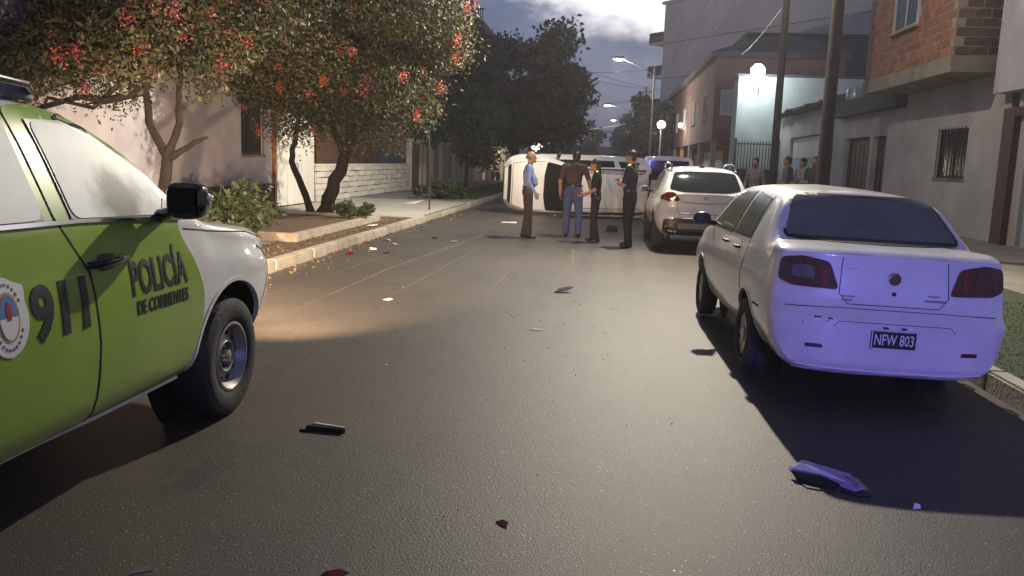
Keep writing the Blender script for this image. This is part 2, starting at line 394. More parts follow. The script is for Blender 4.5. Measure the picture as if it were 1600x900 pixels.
def car_body(name, stations, arches, mats, parent, deform=None, ny=70, cols=15):
    ys = [s[0] for s in stations]
    grid = sorted(set([ys[0]+(ys[-1]-ys[0])*i/ny for i in range(ny+1)] + ys + [ys[0]+.02, ys[-1]-.02]))
    secs = []
    for y in grid: secs.append(section([pchip(ys, [s[k] for s in stations], y) for k in range(1, 12)]))
    m = len(secs[0]); V = []; F = []
    def D(p): return deform(*p) if deform else p
    idx = []
    for y, s in zip(grid, secs):
        row = []
        for k, (x, z) in enumerate(s): row.append(len(V)); V.append(D((x, y, z)))
        lrow = [row[0]]
        for k in range(1, m-1): lrow.append(len(V)); V.append(D((-s[k][0], y, s[k][1])))
        lrow.append(row[-1]); idx.append((row, lrow))
    for (a, al), (b, bl) in zip(idx, idx[1:]):
        for k in range(m-1):
            F.append((a[k], b[k], b[k+1], a[k+1])); F.append((al[k], al[k+1], bl[k+1], bl[k]))
    for e in (0, -1):
        s = secs[e]; y = grid[e]; row, lrow = idx[e]; prev = None
        for k in range(1, m-1):
            w = s[k][0]; cur = [row[k]]
            for j in range(1, cols): cur.append(len(V)); V.append(D((w*(1-2*j/cols), y, s[k][1])))
            cur.append(lrow[k])
            if prev is None:
                for j in range(cols): F.append((row[0], cur[j], cur[j+1]))
            else:
                for j in range(cols): F.append((prev[j], cur[j], cur[j+1], prev[j+1]))
            prev = cur
        for j in range(cols): F.append((row[-1], prev[j+1], prev[j]))
    g = G(); g.add(V, F); o = g.build(name, mats, parent, smooth=40)
    bvh = BVHTree.FromPolygons([v.co.copy() for v in o.data.vertices], [tuple(p.vertices) for p in o.data.polygons])
    # wheel openings: cut the shell along a 28-sided arch, then line the well
    me = o.data; me.materials.append(mats[-1]); bm = bmesh.new(); bm.from_mesh(me); NA = 28
    for (y, z, r, xin, xout) in arches:
        for sgn in (1, -1):
            def near(): return [f for f in bm.faces if sgn*f.calc_center_median().x > xin-.2 and math.hypot(f.calc_center_median().y-y, f.calc_center_median().z-z) < r+.22]
            def cut(co, no):
                fs = near(); es = {e for f in fs for e in f.edges}; vs = {v for f in fs for v in f.verts}
                bmesh.ops.bisect_plane(bm, geom=fs+list(es)+list(vs), plane_co=co, plane_no=no, dist=1e-6)
            cut(Vector((sgn*xin, 0, 0)), Vector((1, 0, 0)))
            pl = [(Vector((0, y+r*math.cos(t), z+r*math.sin(t))), Vector((0, math.cos(t), math.sin(t)))) for t in [2*math.pi*k/NA for k in range(NA)]]
            for p, n in pl: cut(p, n)
            dead = [f for f in near() if sgn*f.calc_center_median().x > xin and all((f.calc_center_median()-p).dot(n) < 0 for p, n in pl)]
            bmesh.ops.delete(bm, geom=dead, context='FACES')
            rim = [e for e in bm.edges if len(e.link_faces) == 1 and all(sgn*v.co.x > xin-1e-4 and math.hypot(v.co.y-y, v.co.z-z) < r/math.cos(math.pi/NA)+.01 for v in e.verts)]
            inn = {}
            for e in rim:
                if all(abs(sgn*v.co.x-xin) < 1e-3 for v in e.verts): continue
                for v in e.verts:
                    if v not in inn: inn[v] = bm.verts.new((sgn*xin, v.co.y, v.co.z))
                a_, b_ = e.verts
                try: f = bm.faces.new((a_, b_, inn[b_], inn[a_])); f.material_index = 1
                except ValueError: pass
            f = bm.faces.new([bm.verts.new((sgn*xin, y+(r+.01)*math.cos(2*math.pi*(k+.5)/NA), z+(r+.01)*math.sin(2*math.pi*(k+.5)/NA))) for k in range(NA)]); f.material_index = 1
    bm.to_mesh(me); bm.free()
    me.polygons.foreach_set('use_smooth', [True]*len(me.polygons)); me.set_sharp_from_angle(angle=R(40))
    return o, bvh
def arch_lip(bvh, y, z, r, sgn, m, parent, w=.022, a0=-18, a1=198):
    path = [(y+r*math.cos(R(t)), z+r*math.sin(R(t))) for t in range(a0, a1+1, 8)]
    return patch(G(), ribbon(path, w), 'x', sgn, bvh, .006, .4, .03).build('arch_trim', m, parent, smooth=50)
def wheel(parent, x, y, r, w, sgn, style, rimr):
    """tyre with tread shoulders and a rim; sgn = side the outer face looks to"""
    g = G(); h = w/2
    g.lathe([(rimr-.005, -h*.8), (rimr+.02, -h*.95), (r*.86, -h), (r*.965, -h*.86), (r, -h*.62), (r, -h*.05), (r-.009, -h*.04), (r-.009, h*.04), (r, h*.05), (r, h*.62), (r*.965, h*.86), (r*.86, h), (rimr+.02, h*.95), (rimr-.005, h*.8)], (0, 0, 0), 'x', 44, 0, sgn)
    t = g.build('wheel', rubber, parent, smooth=40); t.location = (x, y, r)
    q = G()
    if style == 'steel':
        q.lathe([(rimr, h*.90), (rimr-.014, h*.93), (rimr-.03, h*.70), (rimr-.045, h*.40), (rimr*.70, h*.42), (rimr*.55, h*.52), (rimr*.45, h*.66), (rimr*.40, h*.62), (rimr*.37, h*.30)], (0, 0, 0), 'x', 40, 0, sgn)
        ri = q.build('rim', steel, t, smooth=40)
        q = G()
        for k in range(10):
            a = 2*math.pi*k/10; q.lathe([(0, h*.475), (.019, h*.475), (.023, h*.435)], (0, math.cos(a)*rimr*.66, math.sin(a)*rimr*.66), 'x', 10, 0, sgn)
        q.build('vent_holes', seam_m, t)
        q = G(); q.lathe([(rimr*.37, h*.20), (rimr*.20, h*.24), (rimr*.17, h*.72), (rimr*.05, h*.80), (0, h*.80)], (0, 0, 0), 'x', 20, 0, sgn)
        for k in range(6):
            a = 2*math.pi*k/6; q.lathe([(.012, h*.2), (.012, h*.42), (0, h*.45)], (0, math.cos(a)*rimr*.28, math.sin(a)*rimr*.28), 'x', 8, 0, sgn)
        q.build('hub', steel, t, smooth=40)
        q = G(); q.lathe([(rimr-.02, -h*.5), (rimr-.02, h*.1), (0, h*.1)], (0, 0, 0), 'x', 24, 0, sgn); q.build('brake_drum', under, t)
    else:
        q.lathe([(rimr, h*.90), (rimr-.016, h*.92), (rimr-.03, h*.55), (rimr-.04, -h*.3), (0, -h*.3)], (0, 0, 0), 'x', 32, 1, sgn)
        for k in range(style):
            a = 2*math.pi*k/style; ca, sa = math.cos(a), math.sin(a)
            for r0, r1, w0, w1, hh in ((.02, rimr*.6, .05, .032, .74), (rimr*.6, rimr-.018, .032, .046, .78)):
                V = []
                for rr, ww in ((r0, w0), (r1, w1)):
                    for e in (-1, 1):
                        for dx in (h*.35, h*hh): V.append((dx*sgn, ca*rr-sa*ww*e, sa*rr+ca*ww*e))
                q.add(V, [(0, 1, 3, 2), (4, 6, 7, 5), (0, 4, 5, 1), (2, 3, 7, 6), (0, 2, 6, 4), (1, 5, 7, 3)], 0)
        q.lathe([(.055, h*.5), (.05, h*.84), (0, h*.86)], (0, 0, 0), 'x', 16, 0, sgn)
        q.build('rim', [steel, under], t, smooth=35)
    return t
def side_seams(bvh, paths, parent, sgns=(1, -1), w=.007):
    g = G()
    for s in sgns:
        for p in paths: patch(g, ribbon(p, w), 'x', s, bvh, .0025, .07, .003)
    return g.build('panel_gaps', seam_m, parent)

# ---- green and white police pickup ------------------------------------
TRK = [  # y, zb, ws, wl, zl, wm, zm, wb, zbelt, wr, zrail, ztop
    (-4.35, 0.55, 0.8, 0.88, 0.7, 0.9, 0.95, 0.87, 1.17, 0.84, 1.19, 1.2),
    (-4.2, 0.45, 0.84, 0.9, 0.64, 0.925, 0.92, 0.89, 1.18, 0.85, 1.2, 1.21),
    (-3.12, 0.335, 0.895, 0.925, 0.62, 0.93, 0.9, 0.89, 1.19, 0.84, 1.21, 1.22),
    (-3.02, 0.335, 0.895, 0.925, 0.62, 0.93, 0.9, 0.885, 1.24, 0.8, 1.28, 1.31),
    (-2.88, 0.335, 0.895, 0.925, 0.62, 0.93, 0.9, 0.88, 1.245, 0.66, 1.66, 1.71),
    (-2.5, 0.335, 0.895, 0.925, 0.62, 0.93, 0.9, 0.875, 1.24, 0.635, 1.735, 1.79),
    (-1.75, 0.335, 0.895, 0.925, 0.62, 0.93, 0.9, 0.87, 1.235, 0.63, 1.745, 1.81),
    (-1.08, 0.335, 0.895, 0.925, 0.62, 0.93, 0.9, 0.87, 1.225, 0.64, 1.7, 1.765),
    (-0.64, 0.335, 0.895, 0.925, 0.62, 0.93, 0.9, 0.87, 1.21, 0.7, 1.51, 1.57),
    (-0.30, 0.335, 0.895, 0.925, 0.62, 0.93, 0.9, 0.865, 1.18, 0.79, 1.235, 1.28),
    (-0.12, 0.335, 0.895, 0.925, 0.62, 0.93, 0.88, 0.86, 1.13, 0.78, 1.165, 1.2),
    (0.25, 0.335, 0.895, 0.925, 0.6, 0.935, 0.85, 0.865, 1.07, 0.78, 1.11, 1.15),
    (0.56, 0.4, 0.8, 0.89, 0.58, 0.915, 0.82, 0.84, 1.02, 0.75, 1.07, 1.11),
    (0.76, 0.42, 0.7, 0.8, 0.56, 0.84, 0.8, 0.77, 0.97, 0.68, 1.02, 1.06),
    (0.87, 0.45, 0.58, 0.68, 0.56, 0.72, 0.78, 0.66, 0.92, 0.57, 0.97, 1.01),
    (0.92, 0.48, 0.48, 0.58, 0.58, 0.62, 0.76, 0.58, 0.88, 0.5, 0.93, 0.97)]
BELT = [(-2.62, 1.255), (-1.27, 1.238), (-.58, 1.205), (-.47, 1.195)]
white_metal_bar = mat('pale_light_bar', (.50, .52, .46), .3, var=.1, vscale=6)
def pickup(loc, rz, label, group):
    T = thing('police_pickup', loc, label, 'police truck', group, rz)
    b, bvh = car_body('body', TRK, [(.05, .36, .445, .62, 1.2), (-3.085, .375, .445, .62, 1.2)], [white_paint, under], T)
    for s in (1, -1):
        fw = [(-1.315, 1.245), (-1.325, 1.635), (-1.10, 1.63), (-.92, 1.575), (-.74, 1.475), (-.60, 1.35), (-.56, 1.27), (-.66, 1.222)]
        rw = [(-2.45, 1.255), (-2.35, 1.62), (-2.15, 1.65), (-1.49, 1.65), (-1.505, 1.25)]
        rd = [(-2.62, .375), (-2.66, 1.0), (-2.60, 1.27), (-2.42, 1.68), (-1.455, 1.69), (-1.445, 1.25), (-1.30, 1.02), (-1.27, .70), (-1.30, .375)]
        fd = [(-1.285, .375), (-1.255, .70), (-1.285, 1.02), (-1.43, 1.25), (-1.44, 1.69), (-1.20, 1.71), (-.94, 1.64), (-.70, 1.53), (-.46, 1.29), (-.50, 1.13), (-.40, .98), (-.325, .80), (-.34, .62), (-.44, .45), (-.48, .38)]
        for nm, dp, wp, hy in (('front_door', fd, fw, -1.175), ('rear_door', rd, rw, -2.42)):
            d = patch(G(), rp(dp, .05), 'x', s, bvh, .005, .06, .012).build(nm, green_vinyl, T, smooth=50)
            d['label'] = 'green vinyl door with dark lettering'
            patch(G(), rp(wp, .05), 'x', s, bvh, .013, .06, .012).build('window', glass_glare, d, smooth=50)
            patch(G(), ribbon([*wp, wp[0]], .03), 'x', s, bvh, .010, .08, .012).build('window_seal', black_plastic, d, smooth=40)
            h0, n0 = project(hy, 1.055, 'x', s, bvh, .0)
            q = G(); xx = h0.x
            pts = [(xx-.005*s, hy-.115, 1.05), (xx+.035*s, hy-.095, 1.055), (xx+.047*s, hy-.03, 1.06), (xx+.047*s, hy+.05, 1.06), (xx+.033*s, hy+.115, 1.06), (xx-.005*s, hy+.13, 1.06)]
            q.tube(pts, [.016, .019, .021, .021, .018, .014], 10); q.build('door_handle', [gloss_black], d, smooth=60)
            q = G(); patch(q, rp([(hy-.06, 1.015), (hy+.07, 1.02), (hy+.08, 1.085), (hy-.05, 1.09)], .03), 'x', s, bvh, .008, .1, .004); q.build('handle_cup', black_plastic, d)
        # beltline strip, sill rail
        patch(G(), ribbon([(y, z-.006) for y, z in BELT], .016), 'x', s, bvh, .016, .3, .018).build('belt_strip', chrome, T, smooth=40)
        patch(G(), [(-2.60, .29), (-.50, .338), (-.47, .355), (-.50, .375), (-2.60, .328)], 'x', s, bvh, .018, .3, .02).build('sill_trim', white_paint, T, smooth=40)
        arch_lip(bvh, .05, .36, .452, s, white_paint, T)
        arch_lip(bvh, -3.085, .375, .452, s, white_paint, T)
        # print on the doors (reads left to right on either side)
        fx = (lambda a, b: (a, b)) if s > 0 else (lambda a, b: (b, a))
        q = G(); u0, u1 = fx(-1.68, -1.335); surf(text_fit('911', u0, .795, u1, 1.02, .034, skew=0), 'x', s, bvh, .0085, .06, .002, 0, q); q.build('lettering', dark_blue, T)
        q = G(); u0, u1 = fx(-1.005, -.50); surf(text_fit('POLICÍA', u0, .872, u1, 1.075, .024), 'x', s, bvh, .0085, .06, .002, 0, q); q.build('lettering', dark_blue, T)
        u0, u1 = fx(-.975, -.505); q = G(); surf(text_fit('DE CORRIENTES', u0, .782, u1, .85, .018), 'x', s, bvh, .0085, .06, .002, 0, q); q.build('lettering', dark_blue, T)
        cy, cz = -1.805, .925
        shield = [(cy+.108*px, cz+.15*py) for px, py in ((-.95, .72), (-.5, .8), (0, 1), (.5, .8), (.95, .72), (.86, .3), (1, 0), (.92, -.45), (.55, -.85), (0, -1), (-.55, -.85), (-.92, -.45), (-1, 0), (-.86, .3))]
        badge = patch(G(), rp(shield, .02, 2), 'x', s, bvh, .0085, .06, .002).build('crest', white_print, T)
        oval = lambda ru, rv, z0=0: [(cy+ru*math.cos(t*math.pi/14), cz+z0+rv*math.sin(t*math.pi/14)) for t in range(28)]
        q = G(); patch(q, oval(.056, .092), 'x', s, bvh, .0100, .08, .001); q.build('crest_ring', gold_print, badge)
        q = G(); half = [p for p in oval(.047, .082) if p[1] >= cz-.001]; patch(q, half, 'x', s, bvh, .0115, .08, .001); q.build('crest_sky', blue_print, badge)
        q = G(); half = [p for p in oval(.047, .082) if p[1] <= cz+.001]; patch(q, half, 'x', s, bvh, .0115, .08, .001); q.build('crest_field', white_print, badge)
        q = G(); patch(q, [(cy-.010, cz-.01), (cy+.010, cz-.01), (cy+.014, cz+.035), (cy, cz+.058), (cy-.014, cz+.035)], 'x', s, bvh, .013, .08, .001); q.build('crest_cap', red_print, badge)
        q = G()
        for k in range(26):
            t = math.pi*2*k/26; pa = (cy+.072*math.cos(t), cz+.118*math.sin(t))
            if abs(math.sin(t)) < .25: continue
            patch(q, [(pa[0]-.005, pa[1]-.006), (pa[0]+.005, pa[1]-.006), (pa[0]+.004, pa[1]+.006), (pa[0]-.004, pa[1]+.006)], 'x', s, bvh, .0100, .1, .001)
        q.build('crest_rim', grey_plastic, badge)
        # door mirror
        q = G(); mx = s*1.035; my = -.66
        rings = []
        for dy, sc in ((-.075, .90), (-.06, 1.0), (.0, 1.0), (.05, .86), (.085, .55), (.095, .2)):
            ring = [(mx+s*(.02*(1-sc)) + .092*sc*cx, my+dy, 1.30+.088*sc*cz_) for cx, cz_ in ((math.copysign(abs(math.cos(t))**.55, math.cos(t)), math.copysign(abs(math.sin(t))**.55, math.sin(t))) for t in [2*math.pi*k/20 for k in range(20)])]
            rings.append(ring)
        V = [p for r_ in rings for p in r_]; F = []
        for i in range(len(rings)-1):
            for k in range(20): a = i*20+k; c_ = i*20+(k+1) % 20; F.append((a, c_, c_+20, a+20))
        F.append(tuple(range(20))); F.append(tuple(range((len(rings)-1)*20, len(rings)*20)))
        q.add(V, F); mo = q.build('door_mirror', gloss_black, T, smooth=50)
        q = G(); q.box((mx, my-.078, 1.30), (.140, .006, .130), 0, Matrix.Rotation(R(-9*s), 3, 'Z')); q.build('mirror_glass', gloss_black, mo, bevel=.002)
        q = G(); q.tube([(s*.845, -.62, 1.215), (s*.90, -.66, 1.225), (s*.975, -.69, 1.25)], [.038, .032, .030], 10); q.build('mirror_arm', gloss_black, mo, smooth=60)
        q = G(); q.ell((mx+s*.083, my+.02, 1.315), (.014, .045, .022)); q.build('mirror_lamp', clear_lens, mo, smooth=60)
        patch(G(), rp([(-.67, 1.205), (-.55, 1.30), (-.47, 1.26), (-.46, 1.195)], .02), 'x', s, bvh, .016, .1, .01).build('mirror_sail', black_plastic, T, smooth=50)
        # lamps at the nose
        hl = patch(G(), rp([(s*.40, .83), (s*.66, .86), (s*.74, .98), (s*.62, .95), (s*.42, .91)], .02), 'y', 1, bvh, .012, .06, .02).build('headlight', clear_lens, T, smooth=50)
        patch(G(), rp([(s*.62, .80), (s*.83, .86), (s*.87, .97), (s*.7, .965)], .03), 'y', 1, bvh, .009, .06, .015).build('headlight_housing', clear_lens, T, smooth=50)
        # rear lamp
        patch(G(), rp([(s*.74, .78), (s*.88, .78), (s*.87, 1.14), (s*.75, 1.15)], .02), 'y', -1, bvh, .012, .06, .02).build('tail_light', red_lens, T, smooth=50)
        # roof rail
        q = G(); q.tube([(s*.60, -2.6, 1.74), (s*.585, -2.4, 1.815), (s*.58, -1.6, 1.83), (s*.60, -1.35, 1.75)], .018, 8); q.build('roof_rail', grey_plastic, T, smooth=60)
        for yy in (.05, -3.085): wheel(T, s*.80, yy, .352, .235, s, 'steel', .205)
    patch(G(), rp([(-.74, 1.22), (.74, 1.22), (.66, 1.68), (-.66, 1.68)], .06), 'y', 1, bvh, .006, .06, .012).build('windscreen', glass_dark, T, smooth=50)
    patch(G(), rp([(-.60, 1.34), (.60, 1.34), (.54, 1.66), (-.54, 1.66)], .06), 'y', -1, bvh, .006, .06, .012).build('rear_window', glass_dark, T, smooth=50)
    q = patch(G(), rp([(-.42, .70), (.42, .70), (.46, .92), (-.46, .92)], .04), 'y', 1, bvh, .010, .06, .015); q.build('grille', black_plastic, T)
    g = G()
    for s in (1, -1):
        for p in ([(-.44, 1.14), (-.10, 1.10), (.4, 1.055), (.75, .98)],): patch(g, ribbon(p, .007), 'x', s, bvh, .002, .07, .003)
        patch(g, ribbon([(-1.292, .375), (-1.268, .55), (-1.263, .72), (-1.292, 1.02), (-1.437, 1.25), (-1.447, 1.69)], .008), 'x', s, bvh, .0068, .06, .002)
        patch(g, ribbon([(.48, .42), (.50, .60), (.58, .75), (.65, .93)], .007), 'x', s, bvh, .002, .07, .003)
    g.build('panel_gaps', seam_m, T)
    # roof beacons: long white light bar with blue domes and a siren drum
    bar = G(); bar.box((0, -1.52, 1.955), (1.06, .26, .115)); lb = bar.build('light_bar', white_metal_bar, T, bevel=.035, smooth=50)
    q = G(); q.box((0, -1.50, 1.865), (.9, .18, .06)); q.build('bar_mount', black_plastic, lb)
    q = G(); q.lathe([(.085, 0), (.085, .05), (.07, .075), (.03, .085), (0, .085)], (.50, -1.16, 1.735), 'z', 20); q.build('siren_drum', grey_plastic, T, smooth=50)
    q = G(); q.tube([(.66, -1.45, 1.80), (.64, -1.25, 1.79), (.55, -1.10, 1.76)], .016, 8); q.build('bar_cable', black_plastic, T, smooth=60)
    return T, lb

# ---- white three-box sedan ---------------------------------------------
SED = [
    (-.93, .255, .66, .74, .42, .775, .62, .735, .985, .70, 1.005, 1.012),
    (-.88, .235, .69, .775, .42, .80, .62, .755, .995, .72, 1.025, 1.035),
    (-.70, .235, .70, .785, .44, .805, .66, .765, .995, .72, 1.045, 1.06),
    (-.42, .26, .70, .79, .46, .815, .70, .762, .98, .675, 1.05, 1.085),
    (-.34, .25, .70, .79, .46, .815, .72, .765, .98, .665, 1.10, 1.14),
    (.03, .24, .70, .79, .46, .815, .72, .770, .978, .575, 1.345, 1.395),
    (.22, .22, .70, .79, .46, .815, .72, .770, .97, .55, 1.365, 1.415),
    (1.1, .21, .70, .79, .46, .815, .72, .770, .965, .56, 1.38, 1.43),
    (1.62, .21, .70, .79, .46, .815, .72, .770, .955, .56, 1.365, 1.41),
    (2.25, .21, .70, .79, .46, .815, .70, .765, .935, .65, 1.06, 1.10),
    (2.42, .21, .70, .79, .46, .813, .68, .755, .915, .66, .965, 1.0),
    (2.95, .21, .68, .77, .44, .79, .64, .72, .83, .62, .88, .915),
    (3.14, .22, .60, .69, .42, .71, .60, .64, .74, .54, .79, .82),
    (3.21, .25, .50, .58, .42, .60, .56, .55, .66, .46, .70, .73)]
def sed_deform(x, y, z):
    if y < -.55:
        t = min(1, (-.55-y)/.35); t = t*t*(3-2*t)
        bump_ = -.065*max(0, min(1, (.665-z)/.035)) * max(0, min(1, (z-.20)/.10))
        slope = .06*max(0, min(1, (z-.66)/.34))
        y = y + t*(bump_ + slope + .10*(x/.75)**4)
    return (x, y, z)
smoke_lens = mat('smoked_clear_lens', (.13, .10, .11), .10, coat=.7, var=.4, vscale=20)
def sedan(loc, rz):
    T = thing('parked_car', loc, 'white three-box sedan lit blue from behind, parked nearest on the right', 'car', 'cars parked along the right kerb', rz)
    b, bvh = car_body('body', SED, [(0, .30, .335, .52, 1.1), (2.37, .30, .335, .52, 1.1)], [white_paint, under], T, sed_deform)
    ex = lambda p, s: [(s*a, c) for a, c in p]
    patch(G(), rp([(-.625, 1.085), (.615, 1.085), (.505, 1.355), (-.505, 1.355)], .05), 'y', -1, bvh, .006, .05, .012).build('rear_window', glass_green, T, smooth=50)
    patch(G(), ribbon(rp([(-.635, 1.075), (.625, 1.075), (.512, 1.365), (-.512, 1.365)], .05) + [(-.61+.05, 1.075)], .022), 'y', -1, bvh, .004, .08, .008).build('rear_window_seal', black_plastic, T)
    patch(G(), rp([(-.60, 1.03), (.60, 1.03), (.50, 1.36), (-.50, 1.36)], .05), 'y', 1, bvh, .006, .05, .012).build('windscreen', glass_dark, T, smooth=50)
    for s in (1, -1):
        rw = [(.20, 1.01), (.30, 1.30), (.80, 1.335), (.86, 1.0)]; fw = [(.93, .998), (.93, 1.335), (1.38, 1.325), (1.66, 1.245), (2.05, .985)]
        rdo = [(.20, .60), (.24, .72), (.16, .96), (.27, 1.33), (.90, 1.35), (.90, .30), (.32, .30)]; fdo = [(.905, .30), (.905, 1.35), (1.40, 1.345), (1.72, 1.25), (2.12, .96), (2.10, .6), (1.95, .30)]
        for nm, dp, wp, hy in (('rear_door', rdo, rw, .52), ('front_door', fdo, fw, 1.08)):
            d = patch(G(), rp(dp, .04), 'x', s, bvh, .004, .07, .012).build(nm, white_paint, T, smooth=50)
            patch(G(), rp(wp, .035), 'x', s, bvh, .009, .06, .010).build('window', glass_green, d, smooth=50)
            patch(G(), ribbon([*wp, wp[0]], .022), 'x', s, bvh, .008, .08, .010).build('window_seal', black_plastic, d)
            h0, n0 = project(hy, .90, 'x', s, bvh, 0)
            q = G(); q.tube([(h0.x, hy-.08, .90), (h0.x+.028*s, hy-.05, .90), (h0.x+.028*s, hy+.05, .90), (h0.x, hy+.08, .90)], .013, 8); q.build('door_handle', black_plastic, d, smooth=60)
        side_seams(bvh, [[(.32, .32), (.20, .60), (.24, .72), (.165, .97)], [(.902, .28), (.902, .97)], [(2.11, .95), (2.10, .6), (1.96, .30)]], T, (s,))
        g = G(); patch(g, ribbon([(-.52, .58), (-.36, .575), (-.3, .57)], .012), 'x', s, bvh, .004, .1, .004); g.build('bumper_gap', seam_m, T)
        tl = patch(G(), rp(ex([(.365, .78), (.43, .955), (.60, .985), (.735, .965), (.75, .82), (.66, .785)], s), .035), 'y', -1, bvh, .014, .05, .03).build('tail_light', dark_red_lens, T, smooth=60)
        patch(G(), rp(ex([(.52, .84), (.535, .925), (.66, .925), (.67, .845)], s), .03), 'y', -1, bvh, .017, .05, .01).build('lamp_lens', smoke_lens if s < 0 else dark_red_lens, tl, smooth=60)
        patch(G(), rp(ex([(.44, .80), (.445, .93), (.49, .935), (.485, .80)], s), .02), 'y', -1, bvh, .017, .05, .01).build('lamp_lens', red_lens, tl, smooth=60)
        patch(G(), rp(ex([(.45, .405), (.46, .43), (.565, .43), (.565, .405)], s), .008), 'y', -1, bvh, .006, .05, .01).build('reflector', red_lens if s > 0 else black_plastic, T)
        patch(G(), ribbon([(2.9, .66), (2.95, .74), (3.1, .74)], .06), 'x', s, bvh, .006, .08, .01).build('headlight', clear_lens, T)
        h0, n0 = project(1.98, 1.0, 'x', s, bvh, 0)
        q = G(); q.ell((s*.90, 1.93, 1.03), (.095, .06, .065), 14, 10); mo = q.build('door_mirror', black_plastic, T, smooth=60)
        q = G(); q.tube([(s*.76, 1.98, .985), (s*.84, 1.95, 1.0)], [.03, .026], 8); q.build('mirror_arm', black_plastic, mo, smooth=60)
        q = G(); q.box((s*.90, 1.873, 1.03), (.13, .006, .085)); q.build('mirror_glass', gloss_black, mo, bevel=.002)
        for yy in (0, 2.37): wheel(T, s*.715, yy, .278, .17, s, 9, .185)
        arch_lip(bvh, 0, .30, .338, s, white_paint, T, .022); arch_lip(bvh, 2.37, .30, .338, s, white_paint, T, .022)
        patch(G(), [(.30, .225), (2.05, .225), (2.0, .30), (.33, .30)], 'x', s, bvh, .008, .2, .012).build('sill_trim', black_plastic, T)
    # boot lid outline, bumper steps, badges, plate
    g = G()
    patch(g, ribbon([(-.345, .99), (-.35, .95), (-.36, .76), (-.30, .695), (.30, .695), (.36, .76), (.35, .95), (.345, .99)], .0045), 'y', -1, bvh, .003, .05, .004)
    patch(g, ribbon([(-.70, .655), (-.35, .668), (.35, .668), (.70, .655)], .004), 'y', -1, bvh, .003, .05, .004)
    patch(g, ribbon([(-.40, .555), (-.36, .59), (.36, .59), (.40, .555)], .0035), 'y', -1, bvh, .003, .05, .003)
    g.build('panel_gaps', seam_m, T)
    patch(G(), ribbon([(-.62, .272), (-.3, .258), (.3, .258), (.62, .272)], .03), 'y', -1, bvh, .010, .06, .015).build('bumper_lip', white_paint, T)
    q = G(); h0, n0 = project(0, .87, 'y', -1, bvh, 0); q.lathe([(0, -.018), (.034, -.018), (.042, -.012), (.046, .0)], (0, h0.y, .87), 'y', 24)
    em = q.build('badge', chrome, T, smooth=40); q = G(); q.lathe([(0, -.022), (.034, -.021)], (0, h0.y, .87), 'y', 20); q.build('badge_face', mat('badge_red', (.10, .02, .04), .3), em)
    q = G()
    for k in (-.018, -.006, .006, .018): q.box((k, h0.y-.023, .87), (.005, .003, .036), 0, Matrix.Rotation(R(12), 3, 'Y'))
    q.build('badge_bars', chrome, em)
    q = G(); h1, n0 = project(0, .775, 'y', -1, bvh, 0); q.lathe([(0, -.012), (.012, -.012), (.014, 0)], (0, h1.y, .775), 'y', 14); q.build('boot_lock', black_plastic, T)
    h2, n0 = project(0, .49, 'y', -1, bvh, 0); yp = h2.y-.012
    q = G(); q.box((0, yp, .49), (.296, .010, .122)); pl = q.build('number_plate', plate_black, T, bevel=.003)
    tm = text_fit('NFW 803', -.128, .455, .128, .527, .012); me = bpy.data.meshes.new('plate_letters')
    for v in tm.verts: v.co = Vector((v.co.x, yp-.0065, v.co.y))
    tm.to_mesh(me); tm.free(); me.materials.append(white_print); link('plate_letters', me, pl)
    q = G()
    for a, c, d, e in ((-.148, .551, .148, .545), (-.148, .435, .148, .429), (-.148, .551, -.142, .429), (.142, .551, .148, .429)): q.span((a, yp-.0075, e), (d, yp-.004, c))
    q.build('plate_rim', white_print, pl)
    q = G(); q.box((-.06, yp+.002, .566), (.03, .02, .012)); q.build('plate_lamp', black_plastic, T); q = G(); q.box((.06, yp+.002, .566), (.03, .02, .012)); q.build('plate_lamp', black_plastic, T)
    # chrome script and scuffed stickers on the boot lid, too worn to read
    for nm, u, v, w, h, m in (('chrome_script', -.285, .925, .075, .014, chrome), ('sticker', -.30, .745, .09, .012, grey_plastic), ('sticker', -.305, .722, .07, .016, grey_plastic), ('sticker', .265, .775, .08, .012, grey_plastic), ('sticker', .275, .745, .14, .018, grey_plastic)):
        q = G(); k = 0; x_ = u-w/2
        while x_ < u+w/2:
            ww = rnd.uniform(.006, .012); patch(q, [(x_, v-h/2*rnd.uniform(.5, 1)), (x_+ww, v-h/2), (x_+ww*.9, v+h/2*rnd.uniform(.4, 1)), (x_, v+h/2*.6)], 'y', -1, bvh, .004, .1, .002); x_ += ww+.003
        q.build(nm, m, T)
    q = G()
    for u, v, w, h in ((-.50, .605, .05, .010), (-.42, .60, .03, .012), (-.59, .565, .015, .008), (-.44, .585, .02, .006)):
        patch(q, [(u-w/2, v-h/2), (u, v-h*.2), (u+w/2, v-h/2), (u+w*.4, v+h*.3), (u-w*.4, v+h/2)], 'y', -1, bvh, .002, .1, .001)
    q.build('scuff_mark', seam_m, T)
    q = G(); q.box((-.26, .62, 1.10), (.28, .10, .26), 0, Matrix.Rotation(R(-12), 3, 'X')); q.build('exhaust', under, T)
    q = G(); q.tube([(-.40, -.60, .26), (-.40, -.80, .255)], .024, 10); q.build('exhaust_pipe', steel, T, smooth=60)
    T.scale = (.955, 1, 1); T.rotation_euler = (0, R(1.2), rz)
    return T

